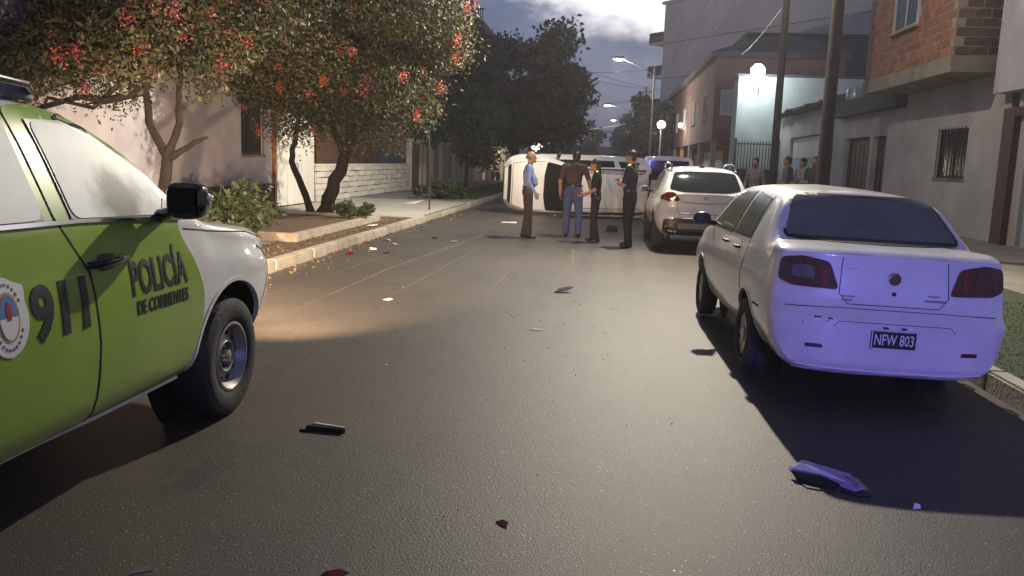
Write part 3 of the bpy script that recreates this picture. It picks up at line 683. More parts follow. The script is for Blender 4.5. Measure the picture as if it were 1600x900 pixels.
# ---- pearl white crossover ---------------------------------------------
SUV = [
    (-.76, .36, .62, .72, .50, .77, .78, .70, 1.00, .64, 1.04, 1.06),
    (-.70, .32, .68, .79, .52, .825, .80, .745, 1.02, .67, 1.10, 1.13),
    (-.58, .30, .72, .83, .52, .86, .80, .775, 1.03, .655, 1.22, 1.26),
    (-.25, .28, .74, .85, .52, .868, .80, .79, 1.04, .60, 1.44, 1.48),
    (.05, .27, .74, .85, .52, .868, .80, .795, 1.035, .595, 1.48, 1.525),
    (.9, .26, .74, .85, .52, .868, .78, .795, 1.01, .60, 1.505, 1.555),
    (1.55, .26, .74, .85, .52, .868, .76, .79, .985, .60, 1.47, 1.52),
    (2.30, .26, .74, .85, .52, .865, .74, .78, .96, .67, 1.10, 1.14),
    (2.50, .26, .74, .85, .52, .86, .72, .77, .94, .68, 1.0, 1.04),
    (3.1, .27, .70, .80, .50, .82, .68, .73, .86, .63, .92, .955),
    (3.35, .30, .58, .68, .48, .70, .62, .62, .76, .54, .82, .85),
    (3.42, .33, .48, .58, .48, .60, .60, .54, .70, .46, .75, .78)]
def suv_deform(x, y, z):
    if y < -.4:
        t = min(1, (-.4-y)/.3); t = t*t*(3-2*t); y += t*(.13*(x/.8)**4 - .05*max(0, min(1, (.78-z)/.08))*max(0, min(1, (z-.3)/.1)))
    return (x, y, z)
def crossover(loc, rz):
    T = thing('parked_car', loc, 'pearl white crossover with black lower bumper and red tail lights, parked ahead of the sedan', 'car', 'cars parked along the right kerb', rz)
    b, bvh = car_body('body', SUV, [(0, .34, .37, .55, 1.1), (2.54, .34, .37, .55, 1.1)], [silver_paint, under], T, suv_deform)
    ex = lambda p, s: [(s*a, c) for a, c in p]
    patch(G(), rp([(-.63, 1.135), (-.40, 1.09), (.40, 1.09), (.63, 1.135), (.545, 1.425), (.30, 1.45), (-.30, 1.45), (-.545, 1.425)], .05), 'y', -1, bvh, .008, .05, .012).build('rear_window', glass_dark, T, smooth=50)
    q = G(); q.tube([(.02, -.735, 1.10), (-.05, -.68, 1.13), (-.30, -.66, 1.145)], .012, 8); q.build('rear_wiper', black_plastic, T)
    patch(G(), rp([(-.66, 1.0), (.66, 1.0), (.56, 1.46), (-.56, 1.46)], .05), 'y', 1, bvh, .006, .05, .012).build('windscreen', glass_dark, T, smooth=50)
    for s in (1, -1):
        for nm, dp, wp in (('rear_door', [(.32, .5), (.40, 1.03), (.42, 1.47), (.92, 1.49), (.92, .36), (.40, .36)], [(.30, 1.09), (.25, 1.38), (.50, 1.44), (.88, 1.45), (.88, 1.05)]), ('front_door', [(.925, .36), (.925, 1.49), (1.45, 1.46), (1.78, 1.30), (2.2, 1.0), (2.18, .6), (2.08, .36)], [(.96, 1.045), (.96, 1.45), (1.42, 1.43), (1.72, 1.29), (2.1, 1.03)])):
            d = patch(G(), rp(dp, .04), 'x', s, bvh, .004, .08, .012).build(nm, silver_paint, T, smooth=50)
            patch(G(), rp(wp, .035), 'x', s, bvh, .009, .06, .010).build('window', glass_green, d, smooth=50)
            q = G(); hy = dp[0][0]+.2 if nm == 'rear_door' else 1.08; h0, n0 = project(hy, .93, 'x', s, bvh, 0); q.tube([(h0.x, hy-.09, .93), (h0.x+.03*s, hy-.05, .93), (h0.x+.03*s, hy+.05, .93), (h0.x, hy+.09, .93)], .013, 8); q.build('door_handle', chrome, d, smooth=60)
        patch(G(), rp(ex([(.44, .93), (.62, .91), (.775, .955), (.74, 1.03), (.66, 1.075), (.54, 1.07), (.47, 1.0)], s), .035), 'y', -1, bvh, .016, .05, .04).build('tail_light', red_lens, T, smooth=60)
        patch(G(), rp(ex([(.49, .46), (.49, .51), (.66, .52), (.68, .47)], s), .02), 'y', -1, bvh, .014, .05, .02).build('fog_lamp', red_lens, T, smooth=60)
        q = G(); q.tube([(s*.57, -.20, 1.47), (s*.575, -.05, 1.57), (s*.585, .5, 1.60), (s*.585, 1.2, 1.585), (s*.575, 1.4, 1.52)], .020, 8); q.build('roof_rail', chrome, T, smooth=60)
        q = G(); q.ell((s*.93, 1.98, 1.05), (.10, .07, .075), 14, 10); mo = q.build('door_mirror', silver_paint, T, smooth=60)
        q = G(); q.tube([(s*.77, 2.03, 1.0), (s*.86, 2.0, 1.02)], .03, 8); q.build('mirror_arm', black_plastic, mo)
        q = G(); q.box((s*.93, 1.912, 1.05), (.14, .006, .10)); q.build('mirror_glass', gloss_black, mo)
        for yy in (0, 2.54): wheel(T, s*.755, yy, .325, .205, s, 7, .215)
        arch_lip(bvh, 0, .34, .385, s, black_plastic, T, .05); arch_lip(bvh, 2.54, .34, .385, s, black_plastic, T, .05)
        patch(G(), [(.38, .27), (2.15, .27), (2.1, .40), (.42, .40)], 'x', s, bvh, .010, .2, .014).build('sill_trim', black_plastic, T)
    lo = patch(G(), rp([(-.72, .38), (-.60, .335), (.60, .335), (.72, .38), (.72, .60), (.50, .625), (-.50, .625), (-.72, .60)], .04), 'y', -1, bvh, .010, .06, .02).build('lower_bumper', black_plastic, T, smooth=60)
    patch(G(), rp([(-.46, .44), (.46, .44), (.46, .54), (-.46, .54)], .03), 'y', -1, bvh, .018, .08, .02).build('skid_plate', grey_plastic, lo, smooth=60)
    patch(G(), ribbon([(-.55, .632), (.55, .632)], .014), 'y', -1, bvh, .014, .08, .014).build('bumper_strip', chrome, T)
    h0, n0 = project(0, .985, 'y', -1, bvh, 0)
    q = G()
    for p in ([(-.03, .95), (-.015, 1.0), (.0, 1.03), (.02, 1.02)], [(-.005, 1.0), (.015, .985), (.01, .95)], [(.0, 1.015), (.03, 1.0)], [(-.02, .98), (-.035, .99)]): q.tube([(a, h0.y-.008, c-.01) for a, c in p], .007, 6)
    q.build('badge', chrome, T, smooth=60)
    patch(G(), ribbon([(-.42, .91), (0, .895), (.42, .91)], .014), 'y', -1, bvh, .006, .06, .008).build('boot_handle_strip', grey_plastic, T)
    g = G(); patch(g, ribbon([(-.63, 1.06), (-.50, .93), (-.46, .70), (.46, .70), (.50, .93), (.63, 1.06)], .008), 'y', -1, bvh, .003, .06, .004); g.build('panel_gaps', seam_m, T)
    for x_, h in ((-.33, .72), (-.26, .715)):
        hh, n0 = project(x_, h, 'y', -1, bvh, 0); q = G(); q.box((x_-.05, hh.y-.003, h), (.07, .006, .014)); q.build('bumper_badge', chrome, T)
    q = G(); q.tube([(0, .1, 1.53), (0, .16, 1.58)], [.05, .012], 10); q.build('roof_antenna', black_plastic, T, smooth=60)
    return T

# ---- white car lying on its side ---------------------------------------
TIP = [
    (-2.05, .30, .62, .72, .46, .77, .70, .70, .98, .62, 1.30, 1.34),
    (-1.90, .26, .72, .82, .46, .85, .72, .78, 1.02, .62, 1.42, 1.46),
    (-1.2, .24, .74, .85, .46, .865, .74, .79, 1.02, .625, 1.53, 1.575),
    (-.3, .24, .74, .85, .46, .865, .74, .79, 1.0, .63, 1.55, 1.60),
    (.25, .24, .74, .85, .46, .865, .72, .79, .985, .63, 1.50, 1.55),
    (.80, .24, .74, .85, .46, .865, .70, .785, .97, .71, 1.12, 1.16),
    (.95, .24, .74, .85, .46, .86, .70, .78, .955, .72, 1.02, 1.07),
    (1.55, .24, .72, .82, .46, .84, .66, .75, .89, .68, .96, 1.0),
    (1.90, .26, .62, .72, .44, .74, .60, .63, .78, .55, .84, .88),
    (2.08, .32, .42, .50, .44, .52, .58, .45, .68, .38, .73, .76)]
def tipped_car():
    T = thing('overturned_car', (-.75, 24.75, 0), 'white hatchback lying on its side across the road, roof and bonnet towards the camera', 'car')
    # local car: +y nose, +z roof.  lies on its right flank: local +x down, roof (+z) to the camera, nose to the left
    yaw = R(13)
    nose = Vector((-math.cos(yaw), -math.sin(yaw), 0)); roof = Vector((math.sin(yaw), -math.cos(yaw), 0)); roof = (roof + Vector((0, 0, -.15))).normalized()
    xax = nose.cross(roof).normalized(); roof = xax.cross(nose)
    M = Matrix((xax, nose, roof)).transposed().to_4x4()
    T.rotation_euler = M.to_euler(); T.location = Vector((-.80, 24.3, .875)) - roof*.80
    b, bvh = car_body('body', TIP, [(1.25, .32, .36, .5, 1.1), (-1.3, .32, .36, .5, 1.1)], [white_paint, under], T)
    patch(G(), rp([(-.70, .90), (-.62, .30), (-.30, .24), (.30, .24), (.62, .30), (.70, .90), (.30, .98), (-.30, .98)], .07), 'z', 1, bvh, .008, .06, .012).build('windscreen', glass_matte, T, smooth=50)
    patch(G(), rp([(-.55, 1.10), (.55, 1.10), (.50, 1.40), (-.50, 1.40)], .05), 'y', -1, bvh, .008, .06, .012).build('rear_window', glass_matte, T, smooth=50)
    for s in (1, -1):
        for nm, dp, wp in (('rear_door', [(-1.05, .5), (-1.0, 1.0), (-.98, 1.50), (-.40, 1.53), (-.40, .34), (-.9, .34)], [(-1.0, 1.06), (-.95, 1.44), (-.45, 1.47), (-.45, 1.05)]), ('front_door', [(-.395, .34), (-.395, 1.53), (.18, 1.50), (.45, 1.32), (.78, 1.0), (.74, .34)], [(-.34, 1.05), (-.34, 1.47), (.15, 1.43), (.40, 1.28), (.66, 1.03)])):
            d = patch(G(), rp(dp, .04), 'x', s, bvh, .004, .08, .012).build(nm, white_paint, T, smooth=50)
            patch(G(), rp(wp, .035), 'x', s, bvh, .009, .06, .010).build('window', glass_matte, d, smooth=50)
        patch(G(), rp([(-1.75, 1.10), (-1.62, 1.40), (-1.12, 1.46), (-1.12, 1.08)], .04), 'x', s, bvh, .009, .06, .010).build('quarter_window', glass_matte, T, smooth=50)
        q = G(); q.tube([(s*.60, -1.85, 1.46), (s*.615, -1.6, 1.57), (s*.625, -.4, 1.615), (s*.61, .15, 1.54)], .022, 8); q.build('roof_rail', black_plastic, T, smooth=60)
        patch(G(), rp([(s*.40, .62), (s*.60, .66), (s*.66, .80), (s*.52, .80), (s*.40, .72)], .03), 'y', 1, bvh, .012, .06, .03).build('headlight', clear_lens, T, smooth=50)
        q = G(); q.ell((s*.90, .60, 1.04), (.09, .06, .07), 12, 8); q.build('door_mirror', white_paint if s < 0 else black_plastic, T, smooth=60)
        for yy in (1.25, -1.3): wheel(T, s*.745, yy, .315, .2, s, 5, .2)
    patch(G(), rp([(-.52, 1.985), (.52, 1.985), (.58, 1.90), (-.58, 1.90)], .02), 'z', 1, bvh, .008, .06, .012).build('grille', black_plastic, T)
    patch(G(), rp([(-.50, .42), (.50, .42), (.46, .60), (-.46, .60)], .03), 'y', 1, bvh, .010, .06, .012).build('bumper_grille', black_plastic, T)
    g = G()
    for s in (1, -1): patch(g, ribbon([(s*.70, .95), (s*.69, 1.5), (s*.60, 1.86)], .012), 'z', 1, bvh, .003, .08, .004); patch(g, ribbon([(s*.50, -1.8), (s*.50, .15)], .014), 'z', 1, bvh, .003, .08, .004)
    patch(g, ribbon([(-.60, 1.86), (.60, 1.86)], .012), 'z', 1, bvh, .003, .08, .004)
    g.build('panel_gaps', seam_m, T)
    q = G(); q.box((0, -.2, .23), (1.1, 3.2, .05)); q.tube([(.3, 1.5, .22), (.3, -2.0, .2)], .03, 8); q.build('underside', under, T)
    return T

# ---- white van parked beyond -------------------------------------------
VAN = [
    (-.95, .36, .72, .82, .5, .85, .8, .81, 1.05, .72, 1.74, 1.78),
    (-.88, .32, .76, .86, .5, .885, .8, .84, 1.06, .74, 1.80, 1.85),
    (1.3, .30, .78, .87, .5, .895, .8, .85, 1.05, .75, 1.82, 1.87),
    (1.9, .30, .78, .87, .5, .895, .8, .85, 1.04, .74, 1.76, 1.80),
    (2.8, .30, .76, .86, .5, .88, .76, .83, 1.0, .74, 1.14, 1.18),
    (3.3, .32, .68, .78, .5, .80, .7, .74, .86, .66, .93, .97),
    (3.45, .36, .55, .62, .5, .64, .66, .6, .76, .52, .82, .86)]
def van(loc, rz):
    T = thing('parked_van', loc, 'white van with a dark rear window, parked beyond the pearl crossover', 'van', None, rz)
    b, bvh = car_body('body', VAN, [(0, .33, .36, .6, 1.1), (2.6, .33, .36, .6, 1.1)], [white_paint, under], T)
    patch(G(), rp([(-.66, 1.05), (.66, 1.05), (.62, 1.70), (-.62, 1.70)], .06), 'y', -1, bvh, .006, .1, .012).build('rear_window', glass_dark, T, smooth=50)
    for s in (1, -1):
        patch(G(), rp([(.2, 1.1), (.2, 1.68), (1.1, 1.70), (1.1, 1.1)], .05), 'x', s, bvh, .006, .1, .012).build('side_window', glass_dark, T, smooth=50)
        patch(G(), rp([(1.2, 1.1), (1.2, 1.70), (1.9, 1.66), (2.4, 1.12)], .05), 'x', s, bvh, .006, .1, .012).build('cab_window', glass_dark, T, smooth=50)
        patch(G(), rp([(s*.70, .75), (s*.80, .75), (s*.79, 1.02), (s*.71, 1.02)], .02), 'y', -1, bvh, .01, .1, .015).build('tail_light', red_lens, T)
        for yy in (0, 2.6): wheel(T, s*.79, yy, .32, .2, s, 5, .2)
    patch(G(), rp([(-.78, .36), (.78, .36), (.78, .58), (-.78, .58)], .03), 'y', -1, bvh, .02, .1, .03).build('bumper', black_plastic, T)
    return T
# ------------------------------------------------------------------ people
skin_m = mat('skin', (.36, .20, .13), .55, var=.12, vscale=20)
eye_m = mat('eye_dark', (.02, .015, .012), .3)
hair_dark = mat('dark_hair', (.012, .010, .009), .5, var=.3, vscale=40)
hair_grey = mat('grey_hair', (.14, .13, .12), .6, var=.3, vscale=40)
shoe_m = mat('black_shoe', (.012, .011, .010), .4)
def cloth(n, c, v=.18): return mat(n, c, .85, var=v, vscale=9, bump=.35, bscale=30)
def capsule(g, p0, p1, r0, r1, n=12):
    p0, p1 = Vector(p0), Vector(p1); d = (p1-p0).normalized(); pts = []; rr = []
    for t in (-.95, -.7, -.35): pts.append(p0 + d*r0*t); rr.append(r0*math.sqrt(1-t*t))
    for t in (0, .33, .66, 1): pts.append(p0.lerp(p1, t)); rr.append(r0+(r1-r0)*t)
    for t in (.35, .7, .95): pts.append(p1 + d*r1*t); rr.append(r1*math.sqrt(1-t*t))
    g.tube(pts, rr, n)
def rings(g, rr, n=18):
    """stacked ellipses (centre, rx, ry, tilt about x)"""
    V = []; F = []
    for (c, rx, ry) in rr:
        for k in range(n):
            t = 2*math.pi*k/n; V.append((c[0]+rx*math.cos(t), c[1]+ry*math.sin(t), c[2]))
    for i in range(len(rr)-1):
        for k in range(n): a = i*n+k; b = i*n+(k+1) % n; F.append((a, b, b+n, a+n))
    F.append(tuple(range(n))[::-1]); F.append(tuple(range((len(rr)-1)*n, len(rr)*n)))
    g.add(V, F)
def remesh(o, vox, it=6):
    m = o.modifiers.new('r', 'REMESH'); m.mode = 'VOXEL'; m.voxel_size = vox
    s = o.modifiers.new('s', 'SMOOTH'); s.iterations = it; s.factor = .5
    bpy.context.view_layer.update()
    me = bpy.data.meshes.new_from_object(o.evaluated_get(bpy.context.evaluated_depsgraph_get()))
    o.modifiers.clear(); old = o.data; o.data = me; bpy.data.meshes.remove(old)
    me.polygons.foreach_set('use_smooth', [True]*len(me.polygons)); return me
def person(loc, rz, h, label, shirt, pants, sleeve='long', J=None, hair='short', hairm=None, belly=0.0, slim=1.0, skirt=False, vox=.014, group=None, trim=None, head_dir=(0, 1)):
    s = h/1.75
    P = dict(lank=(.10, -.01, .09), lkne=(.10, .025, .49), lhip=(.092, 0, .90), lsh=(.185, -.01, 1.435), lelb=(.245, -.035, 1.14), lwri=(.255, .05, .90),
             rank=(-.10, -.01, .09), rkne=(-.10, .025, .49), rhip=(-.092, 0, .90), rsh=(-.185, -.01, 1.435), relb=(-.245, -.035, 1.14), rwri=(-.255, .05, .90),
             pelvis=(0, 0, .96), waist=(0, 0, 1.10), chest=(0, 0, 1.32), neck=(0, .0, 1.49), head=(0, .025, 1.64), toes=.17)
    if J: P.update(J)
    V3 = lambda k: Vector(P[k])
    g = G(); segs = []
    def seg(lab, a, b, r0, r1): capsule(g, a, b, r0*slim, r1*slim); segs.append((lab, Vector(a), Vector(b), max(r0, r1)*slim))
    for q in 'lr':
        seg('pants', V3(q+'hip'), V3(q+'kne'), .104, .078); seg('pants', V3(q+'kne'), V3(q+'ank'), .079, .066)
        a = V3(q+'ank'); sx_ = .02 if q == 'l' else -.02
        seg('shoe', a + Vector((0, -.035, -.045)), a + Vector((sx_, P['toes']*.75, -.052)), .043, .034)
        seg('shirt', V3(q+'sh'), V3(q+'elb'), .062, .050)
        seg('shirt' if sleeve == 'long' else 'skin', V3(q+'elb'), V3(q+'wri'), .047, .032)
        if sleeve == 'short':
            segs[-2] = ('shirt', segs[-2][1], segs[-2][1].lerp(segs[-2][2], .8), segs[-2][3]); segs.append(('skin', V3(q+'sh').lerp(V3(q+'elb'), .86), V3(q+'elb'), .045))
        seg('shirt', V3('neck') + Vector((0, -.01, -.05)), V3(q+'sh') + Vector((0, 0, .0)), .052, .058)
    pe, wa, chs, nk, hd = (V3(k) for k in ('pelvis', 'waist', 'chest', 'neck', 'head'))
    rings(g, [(pe + Vector((0, 0, -.12)), .125*slim, .085*slim), (pe + Vector((0, -.01, -.03)), .168*slim, .118*slim), (pe + Vector((0, 0, .05)), .160*slim, .112*slim),
              (wa + Vector((0, belly*.5, 0)), .148*slim, (.102+belly*.5)*slim), (wa.lerp(chs, .5) + Vector((0, belly*.35, 0)), .160*slim, (.112+belly*.35)*slim), (chs, .178*slim, .118*slim),
              (chs.lerp(nk, .5) + Vector((0, -.005, 0)), .165*slim, .10*slim), (chs.lerp(nk, .8), .10*slim, .075*slim), (nk, .058, .058)])
    segs.append(('pants', pe + Vector((0, 0, -.10)), pe + Vector((0, 0, .02)), .16)); segs.append(('shirt', pe + Vector((0, 0, .08)), chs + Vector((0, 0, .05)), .16))
    seg('skin', nk + Vector((0, 0, -.02)), hd + Vector((0, -.01, -.05)), .056/slim, .054/slim)
    hx = Vector((head_dir[1], -head_dir[0], 0)).normalized(); hy = Vector((head_dir[0], head_dir[1], 0)).normalized()
    HM = Matrix((hx, hy, Vector((0, 0, 1)))).transposed(); H = lambda x, y, z: hd + HM @ Vector((x, y, z))
    g.ell(H(0, -.012, .025), (.076, .096, .095), 16, 12, 0, HM); g.ell(H(0, .025, -.045), (.058, .068, .075), 14, 10, 0, HM)
    g.ell(H(0, .098, -.022), (.016, .022, .026), 10, 8, 0, HM); g.ell(H(0, .075, -.095), (.03, .022, .02), 10, 8, 0, HM)
    for e in (-1, 1): g.ell(H(e*.078, -.01, -.01), (.012, .022, .032), 10, 8, 0, HM)
    segs.append(('skin', hd + Vector((0, 0, -.06)), hd + Vector((0, 0, .05)), .095))
    # palms
    hands = []
    for q in 'lr':
        w = V3(q+'wri'); d = (w - V3(q+'elb')).normalized()
        if q+'hand' in P: d = Vector(P[q+'hand']).normalized()
        side = Vector((0, 1, 0)) - d*d.y
        if side.length < .2: side = Vector((0, 0, 1)) - d*d.z
        side.normalize(); nrm = d.cross(side)
        M = Matrix((side, nrm, d)).transposed(); c = w + d*.055
        g.ell(c, (.041, .017, .056), 12, 8, 0, M); segs.append(('skin', w, w + d*.10, .04)); hands.append((w, d, side, nrm*(1 if q == 'r' else -1)))
    body = g.build('person', [skin_m, shirt, pants, shoe_m], None)
    me = remesh(body, vox)
    # cloth or skin by the nearest limb
    cs = np.empty(len(me.polygons)*3); me.polygons.foreach_get('center', cs); cs = cs.reshape(-1, 3)
    best = np.full(len(cs), 9.0); lab = np.zeros(len(cs), int); ids = {'skin': 0, 'shirt': 1, 'pants': 2, 'shoe': 3}
    for (l, a, b, r_) in segs:
        a_ = np.array(a); ab = np.array(b)-a_; t = np.clip(((cs-a_) @ ab)/max(ab @ ab, 1e-9), 0, 1); dd = np.linalg.norm(cs-(a_+t[:, None]*ab), axis=1)-r_
        k = dd < best; best[k] = dd[k]; lab[k] = ids[l]
    lab[(cs[:, 2] < .075)] = 3
    me.materials.clear()
    for m in (skin_m, shirt, pants, shoe_m): me.materials.append(m)
    me.polygons.foreach_set('material_index', lab)
    # fingers rooted in the palms, joined into the same mesh
    g = G()
    for (w, d, side, nrm) in hands:
        for k, (o_, ln) in enumerate(((.028, .070), (.010, .078), (-.009, .073), (-.027, .058))):
            b0 = w + d*.085 + side*o_; b1 = b0 + (d*.9 + nrm*(.25+.06*k)).normalized()*ln*.55; b2 = b1 + (d*.6 + nrm*(.75+.05*k)).normalized()*ln*.45
            g.tube([b0 - d*.02, b0, b1, b2], [.0095, .0092, .0085, .0065], 7)
        t0 = w + d*.03 + side*.035; t1 = t0 + (d*.6 + side*.7 + nrm*.3).normalized()*.038; t2 = t1 + (d*.9 + nrm*.3).normalized()*.03
        g.tube([t0 - side*.015, t0, t1, t2], [.012, .0115, .0105, .008], 7)
    for e in (-1, 1): g.ell(H(e*.031, .086, .008), (.011, .007, .007), 8, 6, 1)
    g.ell(H(0, .091, -.062), (.022, .006, .005), 8, 6, 1)
    fo = g.build('fingers', [skin_m, eye_m]); bm = bmesh.new(); bm.from_mesh(me); n0 = len(bm.faces); bm.from_mesh(fo.data); bm.faces.ensure_lookup_table()
    for f in bm.faces[n0:]: f.material_index = 0 if f.material_index == 0 else 4; f.smooth = True
    bm.to_mesh(me); bm.free(); me.materials.append(eye_m); bpy.data.objects.remove(fo)
    hm = hairm or hair_dark
    g = G()
    if hair in ('short', 'cap'):
        g.ell(H(0, -.025, .042), (.084, .098, .092), 18, 12, 0, HM); g.ell(H(0, -.06, -.01), (.072, .055, .075), 14, 10, 0, HM)
    elif hair == 'balding':
        g.ell(H(0, -.045, .0), (.085, .078, .055), 18, 12, 0, HM)
    elif hair == 'long':
        g.ell(H(0, -.025, .042), (.088, .100, .094), 18, 12, 0, HM); g.ell(H(0, -.075, -.06), (.085, .055, .15), 14, 12, 0, HM); g.ell(H(0, -.10, -.20), (.065, .04, .15), 14, 10, 0, HM)
    elif hair == 'bun':
        g.ell(H(0, -.025, .042), (.086, .100, .094), 18, 12, 0, HM); g.ell(H(0, -.11, .06), (.045, .045, .045), 12, 8, 0, HM); g.ell(H(0, -.06, -.02), (.078, .06, .085), 14, 10, 0, HM)
    ho = g.build('hair', hm, body, smooth=180)
    if trim:
        g = G()
        for q in 'lr':
            c = V3(q+'sh'); g.box(c + Vector((0, .0, .062)), (.11, .05, .012), 0, Matrix.Rotation(R(12 if q == 'l' else -12), 3, 'Y'))
        g.build('shoulder_tab', trim, body, bevel=.004)
        g = G(); rings(g, [(pe + Vector((0, 0, .055)), .168*slim, .121*slim), (pe + Vector((0, 0, .095)), .166*slim, .119*slim)]); g.build('belt', shoe_m, body, smooth=60)
    elif belly or pants.name.startswith('blue_jeans'):
        g = G(); rings(g, [(pe + Vector((0, 0, .065)), .164*slim, .117*slim), (pe + Vector((0, belly*.2, .095)), .162*slim, (.115+belly*.2)*slim)]); g.build('belt', shoe_m, body, smooth=60)
    body.scale = (s, s, s); body.location = loc; body.rotation_euler = (0, 0, rz)
    tag(body, label, 'person', group)
    return body, P, s
# ------------------------------------------------------------------ vegetation
def fast_mesh(name, V, nquads, mats, mi=None, parent=None):
    me = bpy.data.meshes.new(name); n = len(V)
    me.vertices.add(n); me.vertices.foreach_set('co', V.astype(np.float32).ravel())
    me.loops.add(nquads*4); me.loops.foreach_set('vertex_index', np.arange(nquads*4, dtype=np.int32))
    me.polygons.add(nquads); me.polygons.foreach_set('loop_start', np.arange(0, nquads*4, 4, dtype=np.int32))
    if not isinstance(mats, (list, tuple)): mats = [mats]
    for m in mats: me.materials.append(m)
    if mi is not None: me.polygons.foreach_set('material_index', mi.astype(np.int32))
    me.update(calc_edges=True); me.validate()
    o = bpy.data.objects.new(name, me); COL.objects.link(o)
    if parent is not None: o.parent = parent
    return o
def leaf_mat(name, c, c2, vs=9):
    m = mat(name, c, .55, col2=c2, vscale=vs)
    m.node_tree.nodes['Principled BSDF'].inputs['Transmission Weight'].default_value = 0
    return m
bark = mat('bark', (.020, .016, .013), .9, var=.45, vscale=10, bump=.8, bscale=24)
leaf_dark = leaf_mat('leaf_dark', (.024, .034, .013), (.048, .062, .022))
leaf_olive = leaf_mat('leaf_olive', (.055, .060, .022), (.105, .100, .042))
leaf_bronze = leaf_mat('leaf_bronze', (.070, .045, .024), (.115, .068, .040))
leaf_deep = leaf_mat('leaf_deep', (.022, .034, .020), (.045, .062, .036), 2)
leaf_green = leaf_mat('leaf_green', (.030, .060, .022), (.056, .092, .036), 3)
grass_m = leaf_mat('grass_blade', (.050, .085, .020), (.110, .125, .040), 3)
dry_m = leaf_mat('dry_leaf', (.16, .10, .045), (.26, .17, .08), 3)
pink_m = mat('pink_petal', (.34, .055, .085), .6, col2=(.50, .13, .14), vscale=4)
coral_m = mat('coral_petal', (.46, .10, .07), .6, col2=(.60, .19, .14), vscale=4)
def leaf_quads(C, size, aspect, rng, droop=.3, nrm=None):
    n = len(C); d = rng.normal(size=(n, 3)); d[:, 2] -= droop; d /= np.linalg.norm(d, axis=1)[:, None]
    w = np.cross(d, rng.normal(size=(n, 3))); w /= np.linalg.norm(w, axis=1)[:, None]+1e-9
    L_ = size*(.65+.7*rng.random(n))[:, None]; Wd = L_*aspect
    V = np.empty((n, 4, 3)); V[:, 0] = C - d*L_*.5; V[:, 1] = C + w*Wd*.5 - d*L_*.05; V[:, 2] = C + d*L_*.5; V[:, 3] = C - w*Wd*.5 - d*L_*.05
    return V.reshape(-1, 3)
def blob_points(blobs, n, rng, inner=.35):
    b = np.array(blobs); vol = b[:, 3]**2.4; pick = rng.choice(len(b), n, p=vol/vol.sum()); d = rng.normal(size=(n, 3)); d /= np.linalg.norm(d, axis=1)[:, None]
    rr = (inner+(1-inner)*rng.random(n)**.6); rr *= 1+.18*rng.normal(size=n)
    return b[pick, :3] + d*(b[pick, 3]*rr)[:, None]*np.array([1, 1, .82]), pick
def limb(g, a, b, r0, r1, rng, wob=.12, n=5):
    a, b = Vector(a), Vector(b); ln = (b-a).length; pts = [a]
    for i in range(1, n): pts.append(a.lerp(b, i/n) + Vector(rng.normal(size=3))*wob*ln*.25)
    pts.append(b); g.tube(pts, [r0+(r1-r0)*i/n for i in range(n+1)], 9)
    return pts
def tree(loc, label, cat, trunks, blobs, nleaf, size, aspect, mats, seed, blossoms=0, bmats=None, group=None, name='tree', bsize=.032, nb=80, droop=.3, twigs=True):
    """trunks: list of (list of points, r0, r1); blobs: (x,y,z,r) foliage clumps, all relative to loc"""
    rng = np.random.default_rng(seed)
    T = thing(name, loc, label, cat, group)
    g = G()
    tips = []
    for pts, r0, r1 in trunks:
        k = len(pts); P_ = [Vector(p) for p in pts]
        Q = []
        for i in range(k-1):
            for t in (0, .33, .66): Q.append(P_[i].lerp(P_[i+1], t) + Vector(rng.normal(size=3))*r0*.10)
        Q.append(P_[-1]); g.tube(Q, [r0*(1.25 if i == 0 else 1)+(r1-r0)*i/(len(Q)-1) for i in range(len(Q))], 10); tips += Q[len(Q)//3:]
    if twigs:
        for (x, y, z, r) in blobs:
            c = Vector((x, y, z)); t = min(tips, key=lambda q: (q-c).length); limb(g, t, c, max(.012, .022*(t-c).length), .010, rng, .3)
            for _ in range(3): d = Vector(rng.normal(size=3)).normalized()*r*.8; limb(g, c, c+d, .010, .004, rng, .3, 3)
    g.build('trunk', bark, T, smooth=60)
    C, pick = blob_points(blobs, nleaf, rng)
    mi = np.where(rng.random(len(blobs))[pick] < .5, 0, 1); mi = np.where(rng.random(nleaf) < .3, rng.integers(0, len(mats), nleaf), mi)
    fast_mesh('crown', leaf_quads(C, size, aspect, rng, droop), nleaf, mats, mi, T)
    if blossoms:
        Bc, pk = blob_points(blobs, blossoms, rng, .86); b = np.array(blobs)
        n = nb*blossoms; off = rng.normal(size=(n, 3))*np.array([.055, .055, .075])*bsize/.035*1.0
        fast_mesh('blossoms', leaf_quads(np.repeat(Bc, nb, 0)+off, bsize, .9, rng, 0), n, bmats, np.repeat(rng.integers(0, len(bmats), blossoms), nb), T)
    return T
def clumps(n, c, rad, r, seed, zmin=None):
    rng = np.random.default_rng(seed); out = []
    while len(out) < n:
        d = rng.normal(size=3); d /= np.linalg.norm(d); k = .45+.55*rng.random()**.5
        p = np.array(c)+d*np.array(rad)*k
        if zmin is not None and p[2] < zmin: continue
        out.append((*p, r*(.65+.7*rng.random())))
    return out
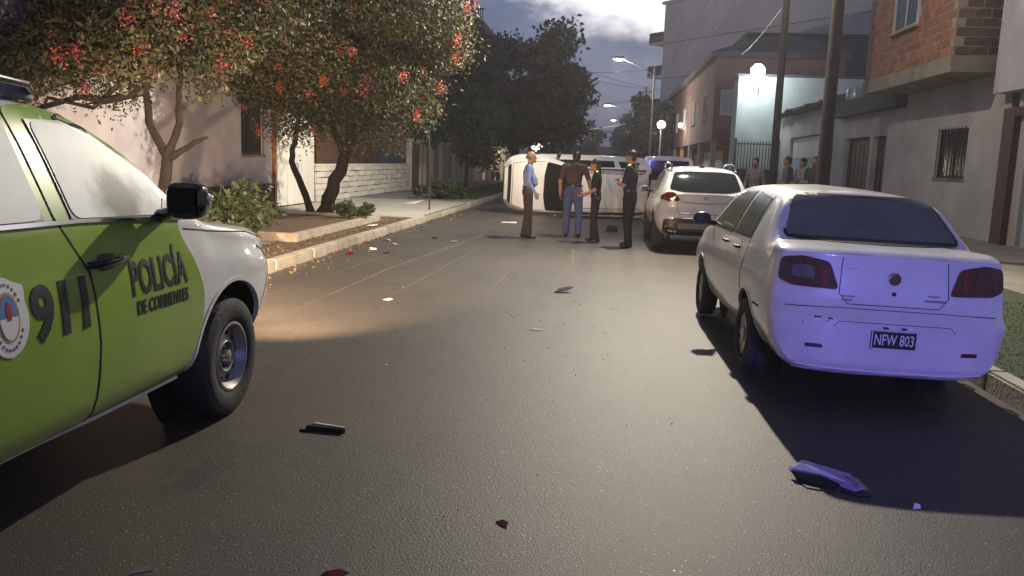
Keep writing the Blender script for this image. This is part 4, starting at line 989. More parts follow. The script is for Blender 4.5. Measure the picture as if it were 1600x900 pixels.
def bush(loc, rad, n, size, mats, label, seed, name='bush', aspect=.45):
    rng = np.random.default_rng(seed); T = thing(name, loc, label, name)
    b = clumps(12, (0, 0, rad[2]*.55), (rad[0]*.7, rad[1]*.7, rad[2]*.45), rad[2]*.42, seed, .08)
    C, pick = blob_points(b, n, rng, .2); C[:, 2] = np.maximum(C[:, 2], .01)
    g = G()
    for (x, y, z, r) in b: g.tube([(x*.2, y*.2, 0), (x*.6, y*.6, z*.6), (x, y, z)], [.014, .010, .004], 6)
    g.build('stems', bark, T)
    fast_mesh('foliage', leaf_quads(C, size, aspect, rng, -.2), n, mats, rng.integers(0, len(mats), n), T)
    return T
def blades(name, n, x0, x1, y0, y1, z, h, seed, mats, label=None):
    rng = np.random.default_rng(seed); X = rng.uniform(x0, x1, n); Y = rng.uniform(y0, y1, n); a = rng.uniform(0, 6.28, n); hh = h*rng.uniform(.5, 1.3, n); w = .006
    lean = rng.normal(size=(n, 2))*hh[:, None]*.4; V = np.empty((n, 4, 3)); dx, dy = np.cos(a)*w, np.sin(a)*w
    V[:, 0] = np.stack([X-dx, Y-dy, np.full(n, z)], 1); V[:, 1] = np.stack([X+dx, Y+dy, np.full(n, z)], 1)
    V[:, 2] = np.stack([X+lean[:, 0]+dx*.2, Y+lean[:, 1]+dy*.2, z+hh], 1); V[:, 3] = np.stack([X+lean[:, 0]-dx*.2, Y+lean[:, 1]-dy*.2, z+hh], 1)
    o = fast_mesh(name, V.reshape(-1, 3), n, mats, rng.integers(0, len(mats), n) if isinstance(mats, list) else None); tag(o, label, 'grass', kind='stuff'); return o
# ------------------------------------------------------------------ ground, road, pavements
concrete = mat('pavement_concrete', (.26, .24, .20), .85, var=.22, vscale=1.3, bump=.3, bscale=25)
pale_conc = mat('pale_concrete', (.44, .42, .37), .85, var=.14, vscale=1.6, bump=.25, bscale=25)
kerb_m = mat('kerb_concrete', (.36, .33, .27), .85, var=.22, vscale=4, bump=.4, bscale=30, rand=.16)
soil = mat('soil_with_litter', (.075, .050, .032), .95, col2=(.17, .115, .065), vscale=9, bump=.9, bscale=40)
turf = mat('turf', (.030, .046, .014), .95, col2=(.048, .064, .022), vscale=14, bump=.3, bscale=120)
earth = mat('earth', (.08, .07, .05), .95, var=.3, vscale=.5)
def sheet(name, pts, z, m, nx=1, ny=1):
    x0, x1, y0, y1 = pts; g = G(); g.quad((x0, y0, z), (x1, y0, z), (x1, y1, z), (x0, y1, z)); return tag(g.build(name, m), kind='structure')
KL, KR = -4.2, 2.85
sheet('ground', (-400, 400, -120, 900), -.08, earth)
sheet('road', (KL, KR, -40, 320), 0.0, asphalt())
def slab(name, x0, x1, y0, y1, z0, z1, m): g = G(); g.span((x0, y0, z0), (x1, y1, z1)); return tag(g.build(name, m), kind='structure')
slab('pavement', -40, KL-.155, -40, 320, -.07, .130, concrete)
slab('pavement', KR+.155, 40, -40, 320, -.07, .130, concrete)
sheet('driveway', (-8.28, KL-.16, 19.2, 27.0), .136, pale_conc)
sheet('verge_soil', (-5.15, KL-.16, 3.0, 19.0), .134, soil)
sheet('verge_turf', (KR+.16, 5.2, -6.0, 24.0), .136, turf)
sheet('verge_turf', (-6.4, KL-.16, 29.0, 60.0), .136, turf)
me_k = None
for nm, x, s in (('kerb', KL-.075, -1), ('kerb', KR+.075, 1)):
    kg = G(); kg.box((x, 60, .02), (.12, 196, .1)); K = tag(kg.build(nm, kerb_m), kind='structure')
    y = -4.0
    if me_k is None:
        g = G(); g.box((0, 0, 0), (.15, 1.0, .19)); o = g.build('kerb_stone', kerb_m, K, bevel=.018); me_k = o.data; first = o
    i = 0
    while y < 62:
        ln = rnd.uniform(.95, 1.5)
        if first is not None: o = first; first = None
        else: o = bpy.data.objects.new('kerb_stone', me_k); COL.objects.link(o); o.parent = K
        low = 19.2 < y < 26 and s < 0
        o.location = (x+rnd.uniform(-.008, .008), y+ln/2, .058+rnd.uniform(-.006, .006) - (.045 if low else 0)); o.scale = (1, ln-.014, 1); o.rotation_euler = (0, rnd.uniform(-.02, .02), rnd.uniform(-.006, .006)); y += ln
# ------------------------------------------------------------------ building materials
plaster_grey = mat('grey_plaster', (.56, .54, .58), .9, var=.16, vscale=1.1, bump=.35, bscale=18)
plaster_white = mat('white_plaster', (.42, .385, .36), .9, col2=(.60, .56, .53), vscale=.9, bump=.3, bscale=18)
plaster_dirty = mat('stained_white_plaster', (.44, .41, .39), .9, col2=(.58, .54, .51), vscale=.8, bump=.3, bscale=16)
plaster_mint = mat('pale_blue_green_plaster', (.46, .53, .53), .9, var=.12, vscale=1.0, bump=.3, bscale=16)
plaster_mauve = mat('mauve_grey_render', (.62, .57, .58), .92, var=.12, vscale=.35, bump=.2, bscale=8)
plaster_red = mat('brick_red_render', (.225, .135, .12), .9, var=.18, vscale=1.0)
plaster_slate = mat('slate_grey_render', (.085, .088, .10), .9, var=.2, vscale=.6)
plaster_cream = mat('cream_plaster', (.50, .45, .34), .9, var=.12, vscale=1.0)
plaster_green = mat('pale_green_plaster', (.25, .28, .22), .9, var=.15, vscale=1.0)
plinth_m = mat('brown_plinth', (.085, .045, .038), .8, var=.25, vscale=3)
terracotta = mat('terracotta_render', (.20, .115, .08), .85, var=.2, vscale=1.5)
wood_m = mat('varnished_wood', (.32, .13, .045), .45, var=.3, vscale=4)
red_brown = mat('red_brown_paint', (.10, .045, .04), .6, var=.25, vscale=5)
white_metal = mat('white_painted_metal', (.78, .76, .70), .5, var=.05, vscale=2)
white_stone = mat('white_painted_stone', (.76, .73, .66), .85, var=.12, vscale=9, bump=.6, bscale=30, rand=.14)
mortar_white = mat('grey_joint', (.17, .16, .14), .95)
brick_m = mat('hollow_brick', (.30, .115, .065), .9, col2=(.40, .17, .10), vscale=5, bump=.5, bscale=40, rand=.28)
brick_dark = mat('weathered_brick', (.13, .085, .07), .9, col2=(.19, .12, .095), vscale=5, bump=.5, bscale=40, rand=.25)
mortar = mat('grey_mortar', (.36, .29, .23), .95, var=.2, vscale=6)
beam_m = mat('raw_concrete', (.30, .265, .20), .9, var=.28, vscale=2.2, bump=.3, bscale=20)
dark_slab = mat('dark_bitumen_slab', (.035, .045, .050), .85, var=.3, vscale=3)
pane_dark = mat('dark_pane', (.020, .022, .024), .15, spec=.6)
shutter_m = mat('dark_shutter', (.070, .066, .062), .6, var=.2, vscale=6)
iron = mat('dark_iron', (.020, .022, .022), .5, var=.3, vscale=8)
door_dark = mat('dark_wood_door', (.045, .035, .030), .55, var=.35, vscale=5)
tile_m = mat('old_roof_tile', (.16, .12, .10), .9, var=.35, vscale=8)
tank_m = mat('galvanised_tank', (.50, .52, .53), .35, .6, var=.2, vscale=4)
pole_wood = mat('creosoted_pole', (.034, .028, .030), .85, var=.3, vscale=5, bump=.4, bscale=20)
pole_conc = mat('concrete_pole', (.36, .34, .31), .85, var=.15, vscale=3)
wire_m = mat('black_cable', (.015, .015, .016), .6)
wire_pale = mat('pale_cable', (.62, .62, .62), .35)
window_lit = mat('lit_window', (.6, .5, .3), .5, emit=(1.0, .72, .36), estr=1.6)
gate_green = mat('dark_green_gate', (.045, .085, .075), .6, var=.2, vscale=3)

def building(name, label, cat='house', loc=(0, 0, 0), rz=0): return thing(name, loc, label, cat, None, rz)
def window(parent, c, w, h, face, frame=white_metal, pane=pane_dark, bars=0, name='window', shutter=None, slats=0):
    """window set into a wall; face = '-x', '+x' or '-y': the way it looks"""
    ax = face[1]; sg = -1 if face[0] == '-' else 1
    def bx(g, du, dz, wu, wz, dep, out): 
        if ax == 'x': g.box((c[0]+sg*out, c[1]+du, c[2]+dz), (dep, wu, wz))
        else: g.box((c[0]+du, c[1]+sg*out, c[2]+dz), (wu, dep, wz))
    g = G(); t = .06
    bx(g, -w/2+t/2, 0, t, h, .08, 0); bx(g, w/2-t/2, 0, t, h, .08, 0); bx(g, 0, h/2-t/2, w-2*t, t, .076, 0); bx(g, 0, -h/2+t/2, w-2*t, t, .076, 0); bx(g, 0, 0, .04, h-2*t, .05, 0)
    f = g.build(name, frame, parent)
    g = G(); bx(g, 0, 0, w-.1, h-.1, .02, -.015); g.build('pane', pane, f)
    g = G(); bx(g, 0, -h/2-.03, w+.16, .06, .16, .05); g.build('sill', beam_m, f)
    for k in range(bars):
        g = G(); bx(g, -w/2+w*(k+.5)/bars, 0, .016, h+.1, .016, .13); g.build('window_bar', iron, f)
    for k in range(slats):
        g = G(); bx(g, 0, -h/2+h*(k+.5)/slats, w-.08, h/slats-.012, .03, .012); g.build('shutter_slat', shutter or shutter_m, f)
    return f
# ---- left: grey house with a brown plinth -------------------------------
B = building('grey_house', 'single storey grey plastered house with dark brown plinth behind the flowering trees')
g = G(); holed_wall(g, (-8.3, 3.0), (-8.3, 20.32), .1, 4.2, [(15.55, 16.80, 1.45, 2.77), (5.0, 6.2, 1.3, 2.75)], .3, (1, 0))
g.span((-16, 3.0, .1), (-8.61, 3.2, 4.2)); g.span((-16, 20.1, .1), (-8.61, 20.32, 4.2)); g.build('wall', plaster_grey, B)
g = G(); g.span((-8.30, 3.0, .1), (-8.262, 20.34, .76)); g.build('plinth', plinth_m, B)
g = G(); g.span((-16.2, 2.9, 4.205), (-8.05, 20.45, 4.45)); r_ = g.build('roof', beam_m, B); g = G(); g.span((-8.25, 2.9, 4.12), (-8.12, 20.4, 4.20)); g.build('cornice', plaster_cream, r_)
window(B, (-8.40, 19.18, 2.11), 1.22, 1.30, '+x', iron, pane_dark, 7); window(B, (-8.40, 8.6, 2.03), 1.18, 1.42, '+x', iron, pane_dark, 6)
# ---- left: white garage gate --------------------------------------------
B = building('garage_gate', 'white garage gate of upright boards beside the grey house', 'gate')
for k in range(11):
    g = G(); w_ = 2.84/11; y_ = 20.53+w_*k; g.span((-8.33, y_+.006, .17), (-8.285+.006*(k % 2), y_+w_-.006, 2.55)); g.build('board', white_metal, B)
g = G(); g.span((-8.38, 20.5, .15), (-8.335, 23.42, 2.56)); g.build('backing', white_metal, B)
g = G(); g.span((-8.42, 20.36, .12), (-8.24, 20.49, 2.75)); g.span((-8.42, 20.492, 2.58), (-8.24, 23.45, 2.75)); g.build('gate_frame', wood_m, B)
g = G(); g.span((-8.5, 20.36, 2.755), (-8.22, 23.5, 3.35)); g.build('lintel', plaster_cream, B)
g = G(); g.tube([(-8.28, 21.95, 1.05), (-8.23, 21.95, 1.07), (-8.23, 21.95, 1.25), (-8.28, 21.95, 1.27)], .012, 6); g.build('gate_handle', iron, B)
# ---- left: low white stone wall -----------------------------------------
B = building('stone_wall', 'low white painted stone wall beyond the garage gate', 'wall')
g = G(); g.span((-8.52, 23.52, .1), (-8.33, 35.25, 1.18)); g.build('wall_core', mortar_white, B)
sm = None
for r_ in range(6):
    y = 23.53 + (0 if r_ % 2 else -.0); zc = .14+.175*r_+.0875; k = 0
    while y < 35.2:
        ln = min(rnd.uniform(.28, .66), 35.24-y)
        if ln > .1:
            if sm is None: g = G(); g.box((0, 0, 0), (.08, 1, 1)); o = g.build('stone', white_stone, B, bevel=.012); sm = o.data
            else: o = bpy.data.objects.new('stone', sm); COL.objects.link(o); o.parent = B
            o.location = (-8.315+rnd.uniform(0, .022), y+ln/2, zc+rnd.uniform(-.008, .008)); o.scale = (1, ln-.018, .158+rnd.uniform(-.012, .006)); o.rotation_euler = (rnd.uniform(-.03, .03), 0, rnd.uniform(-.02, .02))
        y += ln
g = G(); g.span((-8.56, 23.5, 1.185), (-8.25, 35.27, 1.235)); g.build('coping', white_stone, B, bevel=.01)
# ---- left: terracotta house behind the low wall --------------------------
B = building('terracotta_house', 'terracotta fronted house standing behind the low white stone wall')
g = G(); holed_wall(g, (-9.9, 23.5), (-9.9, 36), .1, 3.1, [(3.2, 5.0, 1.0, 2.3), (7.6, 8.7, .14, 2.3)], .25, (1, 0)); g.span((-18, 23.5, .1), (-10.2, 23.7, 3.1)); g.build('wall', terracotta, B)
g = G(); g.span((-18, 23.3, 3.105), (-9.5, 36.2, 3.35)); g.build('roof', dark_slab, B)
window(B, (-10.0, 27.6, 1.65), 1.78, 1.28, '+x', wood_m, pane_dark, 0); g = G(); g.span((-10.08, 31.12, .14), (-10.0, 32.18, 2.29)); d_ = g.build('door', wood_m, B); g = G(); g.ell((-9.97, 31.3, 1.1), (.03, .03, .03)); g.build('door_knob', chrome, d_)
for k in range(6):
    g = G(); g.span((-9.88, 23.75+k*.28, 1.3), (-9.84, 24.02+k*.28, 2.6)); g.build('cladding_board', wood_m, B)
# ---- left: walls, gates and houses farther on ----------------------------
B = building('dark_gate', 'narrow dark gate between the white stone wall and the green wall', 'gate')
g = G(); g.span((-8.36, 35.35, .14), (-8.30, 37.15, 2.1)); g.build('gate_leaf', door_dark, B); g = G(); g.span((-8.45, 35.27, .1), (-8.2, 35.345, 2.3)); g.build('gate_jamb', plaster_white, B); g = G(); g.span((-8.45, 37.155, .1), (-8.2, 37.4, 2.3)); g.build('gate_jamb', plaster_white, B)
B = building('green_wall', 'pale green boundary wall with plain pilasters under the street trees', 'wall')
g = G(); g.span((-8.5, 37.45, .1), (-8.3, 53, 2.15)); g.build('wall', plaster_green, B)
for k in range(5):
    g = G(); g.span((-8.56, 38.0+k*3.65, .1), (-8.18, 38.4+k*3.65, 2.35)); g.build('pilaster', plaster_cream, B)
g = G(); g.span((-8.6, 37.42, 2.152), (-8.24, 53.02, 2.21)); g.build('coping', plaster_cream, B)
B = building('cream_house', 'cream house front with a lit doorway far down the left pavement')
g = G(); holed_wall(g, (-8.3, 53.2), (-8.3, 78), .1, 4.0, [(8, 9.1, .14, 2.3), (12, 13.6, 1.0, 2.3), (17, 18.4, 1.0, 2.3)], .3, (1, 0)); g.span((-18, 53.2, .1), (-8.61, 53.4, 4.0)); g.build('wall', plaster_cream, B)
g = G(); g.span((-18, 53.1, 4.005), (-8.0, 78.2, 4.25)); g.build('roof', dark_slab, B)
g = G(); g.span((-8.5, 61.22, .14), (-8.44, 62.28, 2.29)); g.build('door', window_lit, B)
window(B, (-8.4, 66, 1.65), 1.56, 1.26, '+x', white_metal, window_lit); window(B, (-8.4, 70.9, 1.65), 1.36, 1.26, '+x', white_metal, pane_dark)
for yy in (56.6, 64.6):
    g = G(); g.span((-8.05, yy, .13), (-7.7, yy+.35, 2.75)); g.build('porch_post', white_metal, B)
B = building('far_flats', 'dark flat roofed block rising behind the big street tree on the left', 'building')
g = G(); g.span((-24, 62.5, 0), (-9.6, 80, 11.2)); g.build('wall', plaster_slate, B); g = G(); g.span((-24.2, 62.2, 11.205), (-9.3, 80.2, 11.5)); r_ = g.build('roof', dark_slab, B)
g = G()
for k in range(12): g.span((-11.2+k*.16, 62.35, 11.5), (-11.14+k*.16, 62.43, 12.3))
g.span((-11.3, 62.33, 12.3), (-9.3, 62.45, 12.4)); g.build('railing', iron, r_)
for i in range(2):
    for j in range(3): window(B, (-11.6-i*3.4, 62.46, 2.6+j*3.1), 1.3, 1.3, '-y', white_metal, pane_dark)
# ---- right: near house edge with the red-brown frame ---------------------
B = building('corner_house', 'pale house at the right picture edge with a red brown door surround')
g = G(); holed_wall(g, (8.5, 6), (8.5, 18.72), .1, 3.3, [(10.3, 12.2, .14, 2.95), (4, 5.4, 1.2, 2.5)], .3, (-1, 0)); g.span((8.81, 6, .1), (16, 6.2, 3.3)); g.build('wall', plaster_dirty, B)
g = G(); g.span((8.36, 18.55, .13), (8.56, 19.05, 2.98)); g.span((8.36, 15.9, 2.80), (8.56, 18.548, 2.98)); g.span((8.36, 15.9, .13), (8.56, 16.2, 2.798)); g.build('door_surround', red_brown, B)
for k in range(7):
    g = G(); g.span((8.60, 16.34+k*.312, .15), (8.64, 16.64+k*.312, 2.93)); g.build('door_board', plaster_mint, B)
window(B, (8.6, 10.7, 1.85), 1.36, 1.26, '-x', iron, pane_dark, 6)
g = G(); g.span((8.2, 6, 3.305), (16, 19.3, 6.5)); g.build('upper_wall', plaster_grey, B)
# ---- right: white house with a raw brick storey --------------------------
B = building('brick_storey_house', 'white plastered house with an overhanging raw brick upper storey')
g = G(); holed_wall(g, (8.5, 19.07), (8.5, 25.40), .1, 3.775, [(1.98, 3.80, 1.46, 2.68)], .3, (-1, 0)); g.span((8.81, 25.2, .1), (16, 25.4, 3.775)); g.build('wall', plaster_white, B)
window(B, (8.60, 21.96, 2.07), 1.80, 1.20, '-x', iron, pane_dark, 9)
g = G(); g.span((7.42, 19.67, 4.14), (13, 25.9, 7.4)); g.build('upper_wall', mortar, B)
g = G(); g.span((7.38, 19.6, 3.78), (13, 26.0, 4.135)); g.build('concrete_beam', beam_m, B, bevel=.01)
bmesh_ = None
def brick(loc, ry, m=brick_m):
    global bmesh_
    if bmesh_ is None: g = G(); g.box((0, 0, 0), (.06, .322, .172)); o = g.build('brick', brick_m, B, bevel=.006); bmesh_ = o.data
    else: o = bpy.data.objects.new('brick', bmesh_); COL.objects.link(o); o.parent = B
    o.location = (loc[0]+rnd.uniform(-.006, .006), loc[1]+rnd.uniform(-.006, .006), loc[2]+rnd.uniform(-.003, .003)); o.rotation_euler = (0, rnd.uniform(-.012, .012), ry)
    if m is not brick_m:
        o.material_slots[0].link = 'OBJECT'; o.material_slots[0].material = m
nb_ = 0
for r_ in range(12):
    z_ = 4.24+.2*r_
    for k in range(18):
        y_ = 19.86+.345*k+(.17 if r_ % 2 else 0)
        if y_ > 25.75 or (21.85 < y_ < 23.75 and z_ > 5.12): continue
        brick((7.44, y_, z_), 0); nb_ += 1
    if r_ < 8:
        for k in range(5):
            x_ = 7.62+.345*k+(.17 if r_ % 2 else 0); brick((x_, 19.69, z_), math.pi/2, brick_dark); nb_ += 1
window(B, (7.40, 22.8, 5.9), 1.75, 1.5, '-x', plaster_grey, pane_dark)
# ---- right: low house with dark roof slab --------------------------------
B = building('slab_roof_house', 'low white house with a dark roof slab and two dark doorways')
g = G(); holed_wall(g, (8.5, 25.42), (8.5, 31.7), .1, 3.44, [(1.45, 2.75, .14, 2.68), (3.1, 5.9, .14, 2.70)], .3, (-1, 0)); g.span((8.81, 31.5, .1), (16, 31.7, 3.44)); g.build('wall', plaster_white, B)
g = G(); g.span((8.2, 25.43, 3.445), (16, 32.0, 3.98)); g.build('roof', dark_slab, B, bevel=.02)
for y0, y1 in ((26.9, 28.15), (28.55, 31.3)):
    g = G(); g.span((8.66, y0, .15), (8.72, y1, 2.66)); d_ = g.build('door', door_dark, B)
    n_ = max(2, int((y1-y0)/.45))
    for k in range(n_):
        w_ = (y1-y0)/n_; g = G(); g.span((8.635, y0+w_*k+.05, .35), (8.655, y0+w_*(k+1)-.05, 1.25)); g.span((8.635, y0+w_*k+.05, 1.4), (8.655, y0+w_*(k+1)-.05, 2.45)); g.build('door_panel', door_dark, d_)
    g = G(); g.tube([(8.64, y0+.1, 1.0), (8.59, y0+.1, 1.0), (8.59, y0+.1, 1.15), (8.64, y0+.1, 1.15)], .012, 6); g.build('door_handle', chrome, d_)
T = thing('water_tank', (8.65, 31.2, 3.98), 'small silver water tank standing on the dark roof slab', 'water tank')
g = G(); g.lathe([(0, 0), (.26, 0), (.28, .05), (.28, .42), (.24, .50), (.12, .54), (.12, .58), (0, .58)], n=20); g.build('drum', tank_m, T, smooth=40); g = G(); g.tube([(0, -.25, .08), (-.05, -.42, .08), (-.05, -.6, .02)], .02, 6); g.build('outlet_pipe', tank_m, T)
for z_ in (.14, .34):
    g = G(); g.lathe([(.281, z_-.015), (.295, z_), (.281, z_+.015)], n=20); g.build('hoop', tank_m, T)
# ---- right: whitish house with panelled gate and old tiles ----------------
B = building('tiled_house', 'whitish house with a panelled gate and ragged old roof tiles behind the poles')
g = G(); holed_wall(g, (8.5, 31.72), (8.5, 42.9), .1, 4.05, [(1.2, 2.2, .14, 2.5), (3.0, 8.6, .14, 3.0)], .3, (-1, 0)); g.span((8.81, 42.7, .1), (16, 42.9, 4.05)); g.build('wall', plaster_dirty, B)
g = G(); g.span((8.7, 32.97, .15), (8.76, 33.87, 2.47)); g.build('door', shutter_m, B)
for k in range(5):
    for j in range(3):
        g = G(); g.span((8.62, 34.76+k*1.11, .16+j*.94), (8.66, 35.84+k*1.11, 1.08+j*.94)); g.build('gate_panel', white_metal if j != 1 else plaster_mint, B, bevel=.006)
tm_ = None
for k in range(46):
    for j in range(2):
        if tm_ is None:
            g = G(); g.lathe([(.11, -.25), (.09, .25)], axis='x', n=12); o = g.build('roof_tile', tile_m, B); tm_ = o.data
        else: o = bpy.data.objects.new('roof_tile', tm_); COL.objects.link(o); o.parent = B
        o.location = (8.45+j*.45+rnd.uniform(-.05, .05), 31.85+k*.24+rnd.uniform(-.02, .02), 4.10+j*.12+.22*max(0, math.sin(k*.42))*.6+rnd.uniform(-.02, .02)); o.rotation_euler = (0, R(-14)+rnd.uniform(-.1, .1), rnd.uniform(-.08, .08))
g = G(); g.span((8.7, 31.72, 4.055), (16, 42.9, 4.2)); g.build('roof', tile_m, B)
# ---- right: pale blue-green house lit by its wall lamp --------------------
B = building('pale_blue_house', 'pale blue green two storey house lit by a bright wall lamp')
g = G(); g.span((6.35, 43.0, 0), (15, 44.6, 6.0)); g.build('wall', plaster_mint, B); g = G(); g.span((6.28, 42.94, 6.005), (15.1, 44.7, 6.12)); g.build('roof', plaster_slate, B)

B = building('iron_gate', 'dark green iron gate of upright bars beneath the pale blue green wall', 'gate')
g = G(); g.span((6.3, 42.6, .13), (6.42, 42.72, 3.0)); g.span((8.35, 42.6, .13), (8.47, 42.72, 3.0)); g.build('gate_post', gate_green, B)
for k in range(13):
    g = G(); g.box((6.52+k*.147, 42.66, 1.52), (.04, .04, 2.7)); g.build('gate_bar', gate_green, B)
g = G(); g.span((6.43, 42.63, .3), (8.34, 42.69, .36)); g.span((6.43, 42.63, 2.7), (8.34, 42.69, 2.76)); g.build('gate_rail', gate_green, B)
g = G(); g.span((6.43, 42.75, .15), (8.34, 42.8, 1.5)); g.build('gate_sheet', iron, B)
# ---- right: reddish two storey house ---------------------------------------
B = building('red_house', 'reddish brown house with overhanging upper floor and orange lit columns')
g = G(); holed_wall(g, (5.75, 47.3), (12.5, 47.3), 3.0, 7.4, [(.32, 1.30, 4.35, 5.75)], .25, (0, -1)); g.span((5.77, 47.56, 3.0), (12.5, 79, 7.4)); g.span((7.6, 47.8, 0), (12.5, 79, 2.995)); g.build('wall', plaster_red, B)
g = G(); g.span((5.45, 47.0, 7.405), (12.7, 79.2, 7.7)); g.add([(5.45, 47.0, 7.7), (12.7, 47.0, 7.7), (12.7, 79.2, 7.7), (5.45, 79.2, 7.7), (8.5, 49.5, 8.9), (10.5, 49.5, 8.9), (10.5, 77, 8.9), (8.5, 77, 8.9)], [(0, 1, 5, 4), (1, 2, 6, 5), (2, 3, 7, 6), (3, 0, 4, 7), (4, 5, 6, 7)]); g.build('roof', plaster_slate, B)
window(B, (6.56, 47.4, 5.05), .94, 1.36, '-y', white_metal, mat('pale_blind', (.40, .50, .52), .7))
for k in range(4): window(B, (5.75, 51.5+k*6.4, 5.0), 1.5, 1.5, '-x', plaster_grey, mat('pale_blind', (.4, .5, .52), .7) if k % 2 else pane_dark)
for k in range(5):
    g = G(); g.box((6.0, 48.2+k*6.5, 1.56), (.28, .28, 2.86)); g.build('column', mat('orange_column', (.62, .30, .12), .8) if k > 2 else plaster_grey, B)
for k in range(4):
    g = G(); g.span((7.54, 49+k*6.5, .14), (7.59, 53+k*6.5, 2.6)); g.build('shop_shutter', mat('pale_shutter', (.45, .48, .5), .6, var=.1), B)
# ---- right: slate building set back ----------------------------------------
B = building('slate_building', 'dark slate building set back above the tiled house', 'building')
g = G(); holed_wall(g, (9.3, 60), (26, 60), 0, 10.4, [(1.75, 2.35, 7.6, 9.6), (8, 9.6, 7.2, 8.9)], .3, (0, -1)); g.span((9.32, 60.35, 0), (26, 76, 10.4)); g.build('wall', plaster_slate, B); g = G(); g.span((9.1, 59.8, 10.405), (26.2, 76.2, 10.65)); g.build('roof', dark_slab, B)
window(B, (11.35, 60.1, 8.6), .56, 1.96, '-y', white_metal, mat('pale_blind', (.4, .5, .52), .7)); window(B, (18.1, 60.1, 8.05), 1.56, 1.66, '-y', white_metal, pane_dark)
# ---- right: tall mauve flats -------------------------------------------------
B = building('block_of_flats', 'tall plain mauve grey block of flats with small balconies down the street', 'building', (4.9, 82, 0), math.atan2(-.81, .59))
g = G(); g.span((0, 0, 0), (26, 16, 16.4)); g.build('wall', plaster_mauve, B); g = G(); g.span((-.25, -.22, 16.405), (26.3, 16.2, 16.65)); r_ = g.build('roof', plaster_mauve, B)
for z_ in (3.2, 6.4, 9.6, 12.8): g = G(); g.span((-.04, -.035, z_), (26.02, .0, z_+.09)); g.build('floor_band', beam_m, B)
for k in range(4):
    z_ = 3.6+k*3.1; g = G(); g.span((-2.2, .05, z_), (-.003, 3.4, z_+.18)); b_ = g.build('balcony', plaster_mauve, B); g = G(); g.span((-2.2, .05, z_+.185), (-2.12, 3.4, z_+1.1)); g.span((-2.118, .05, z_+.185), (-.003, .13, z_+1.1)); g.build('parapet', plaster_slate, b_)
    g = G(); g.span((-.06, .5, z_+.2), (-.004, 2.8, z_+2.3)); g.build('balcony_door', pane_dark, B)
g = G(); g.span((8, 3, 16.66), (12, 8, 18.2)); g.build('lift_house', plaster_slate, r_)
# ---- far end of the street ----------------------------------------------------
for nm, lb, x0, x1, y0, y1, h_, m_ in (('terrace_house', 'low dim terrace house far down on the right beyond the block of flats', 6.5, 16, 100, 130, 6.5, plaster_slate), ('terrace_house', 'low dim terrace house far down on the left beyond the cream house', -18, -8.2, 82, 125, 5.5, plaster_grey), ('corner_block', 'dim corner block closing the view at the far end of the street', -30, 30, 300, 312, 7.0, plaster_slate)):
    B = building(nm, lb); g = G(); g.span((x0, y0, 0), (x1, y1, h_)); g.build('wall', m_, B); g = G(); g.span((x0-.3, y0-.3, h_+.005), (x1+.3, y1+.3, h_+.3)); g.build('roof', dark_slab, B)
    for k in range(4):
        if abs(x0) < 20: xx = x0-.02 if x0 > 0 else x1+.02; window(B, (xx, y0+4+k*6.5, 2.0), 1.3, 1.3, '-x' if x0 > 0 else '+x', white_metal, window_lit if k == 1 else pane_dark)
        else: window(B, (-9+k*6, y0-.02, 3), 1.6, 1.6, '-y', white_metal, pane_dark)
# ------------------------------------------------------------------ poles, lamps, cables
lamp_glow = mat('lamp_glow', (1, 1, 1), .5, emit=(1.0, .95, .86), estr=28)
lamp_soft = mat('soft_lamp_glow', (1, 1, 1), .5, emit=(1.0, .90, .72), estr=9)
lamp_grey = mat('lamp_housing', (.25, .25, .26), .5)
def point(name, loc, e, col, r=.12, parent=None):
    l = bpy.data.lights.new(name, 'POINT'); l.energy = e; l.color = col; l.shadow_soft_size = r
    o = bpy.data.objects.new(name, l); COL.objects.link(o); o.location = loc
    if parent is not None: o.parent = parent
    return o
def arm_lamp(base, h, head, label, group, e, col, pr=.09, pm=None, glow=None, hs=1.0, name='street_lamp', light=True, aim=None):
    T = thing(name, base, label, 'street lamp', group)
    rel = Vector(head) - Vector(base)
    g = G(); g.tube([(0, 0, 0), (0, 0, h*.5), (0, 0, h)], [pr, pr*.85, pr*.65], 10); g.build('pole', pm or pole_conc, T, smooth=60)
    g = G(); g.tube([(0, 0, h-.7), Vector((0, 0, h-.7)).lerp(rel, .45) + Vector((0, 0, .18)), rel + Vector((0, 0, .07))], .035, 8); g.build('arm', lamp_grey, T, smooth=60)
    d = Vector((rel.x, rel.y, 0)).normalized(); M = Matrix((Vector((-d.y, d.x, 0)), d, Vector((0, 0, 1)))).transposed()
    g = G(); g.ell(rel + Vector((0, 0, .06)), (.15*hs, .34*hs, .09*hs), 14, 8, 0, M); g.build('lamp_head', lamp_grey, T, smooth=60)
    g = G(); g.ell(rel + Vector((0, 0, -.0)), (.12*hs, .26*hs, .085*hs), 14, 8, 0, M); g.build('diffuser', glow or lamp_glow, T, smooth=60)
    if light and aim:
        at = rel + Vector((0, 0, -.2)); l = bpy.data.lights.new('lamp_light', 'SPOT'); l.energy = e; l.color = col; l.spot_size = R(128); l.spot_blend = 1.0; l.shadow_soft_size = .09
        o = bpy.data.objects.new('lamp_light', l); COL.objects.link(o); o.parent = T; o.location = at; o.rotation_euler = (Vector(aim) - Vector(head)).to_track_quat('-Z', 'Y').to_euler()
        point('lamp_light', at + Vector((0, .05, -.02)), e*.10, col, .09, T)
        l2 = l.copy(); l2.energy = e*1.0; l2.spot_size = R(98); o = bpy.data.objects.new('lamp_light', l2); COL.objects.link(o); o.parent = T; o.location = at; o.rotation_euler = (Vector((-8.3, 21.5, 2.0)) - Vector(head)).to_track_quat('-Z', 'Y').to_euler()
    elif light:
        point('lamp_light', rel + Vector((0, 0, -.22*hs)), e, col, .10, T)
    return T
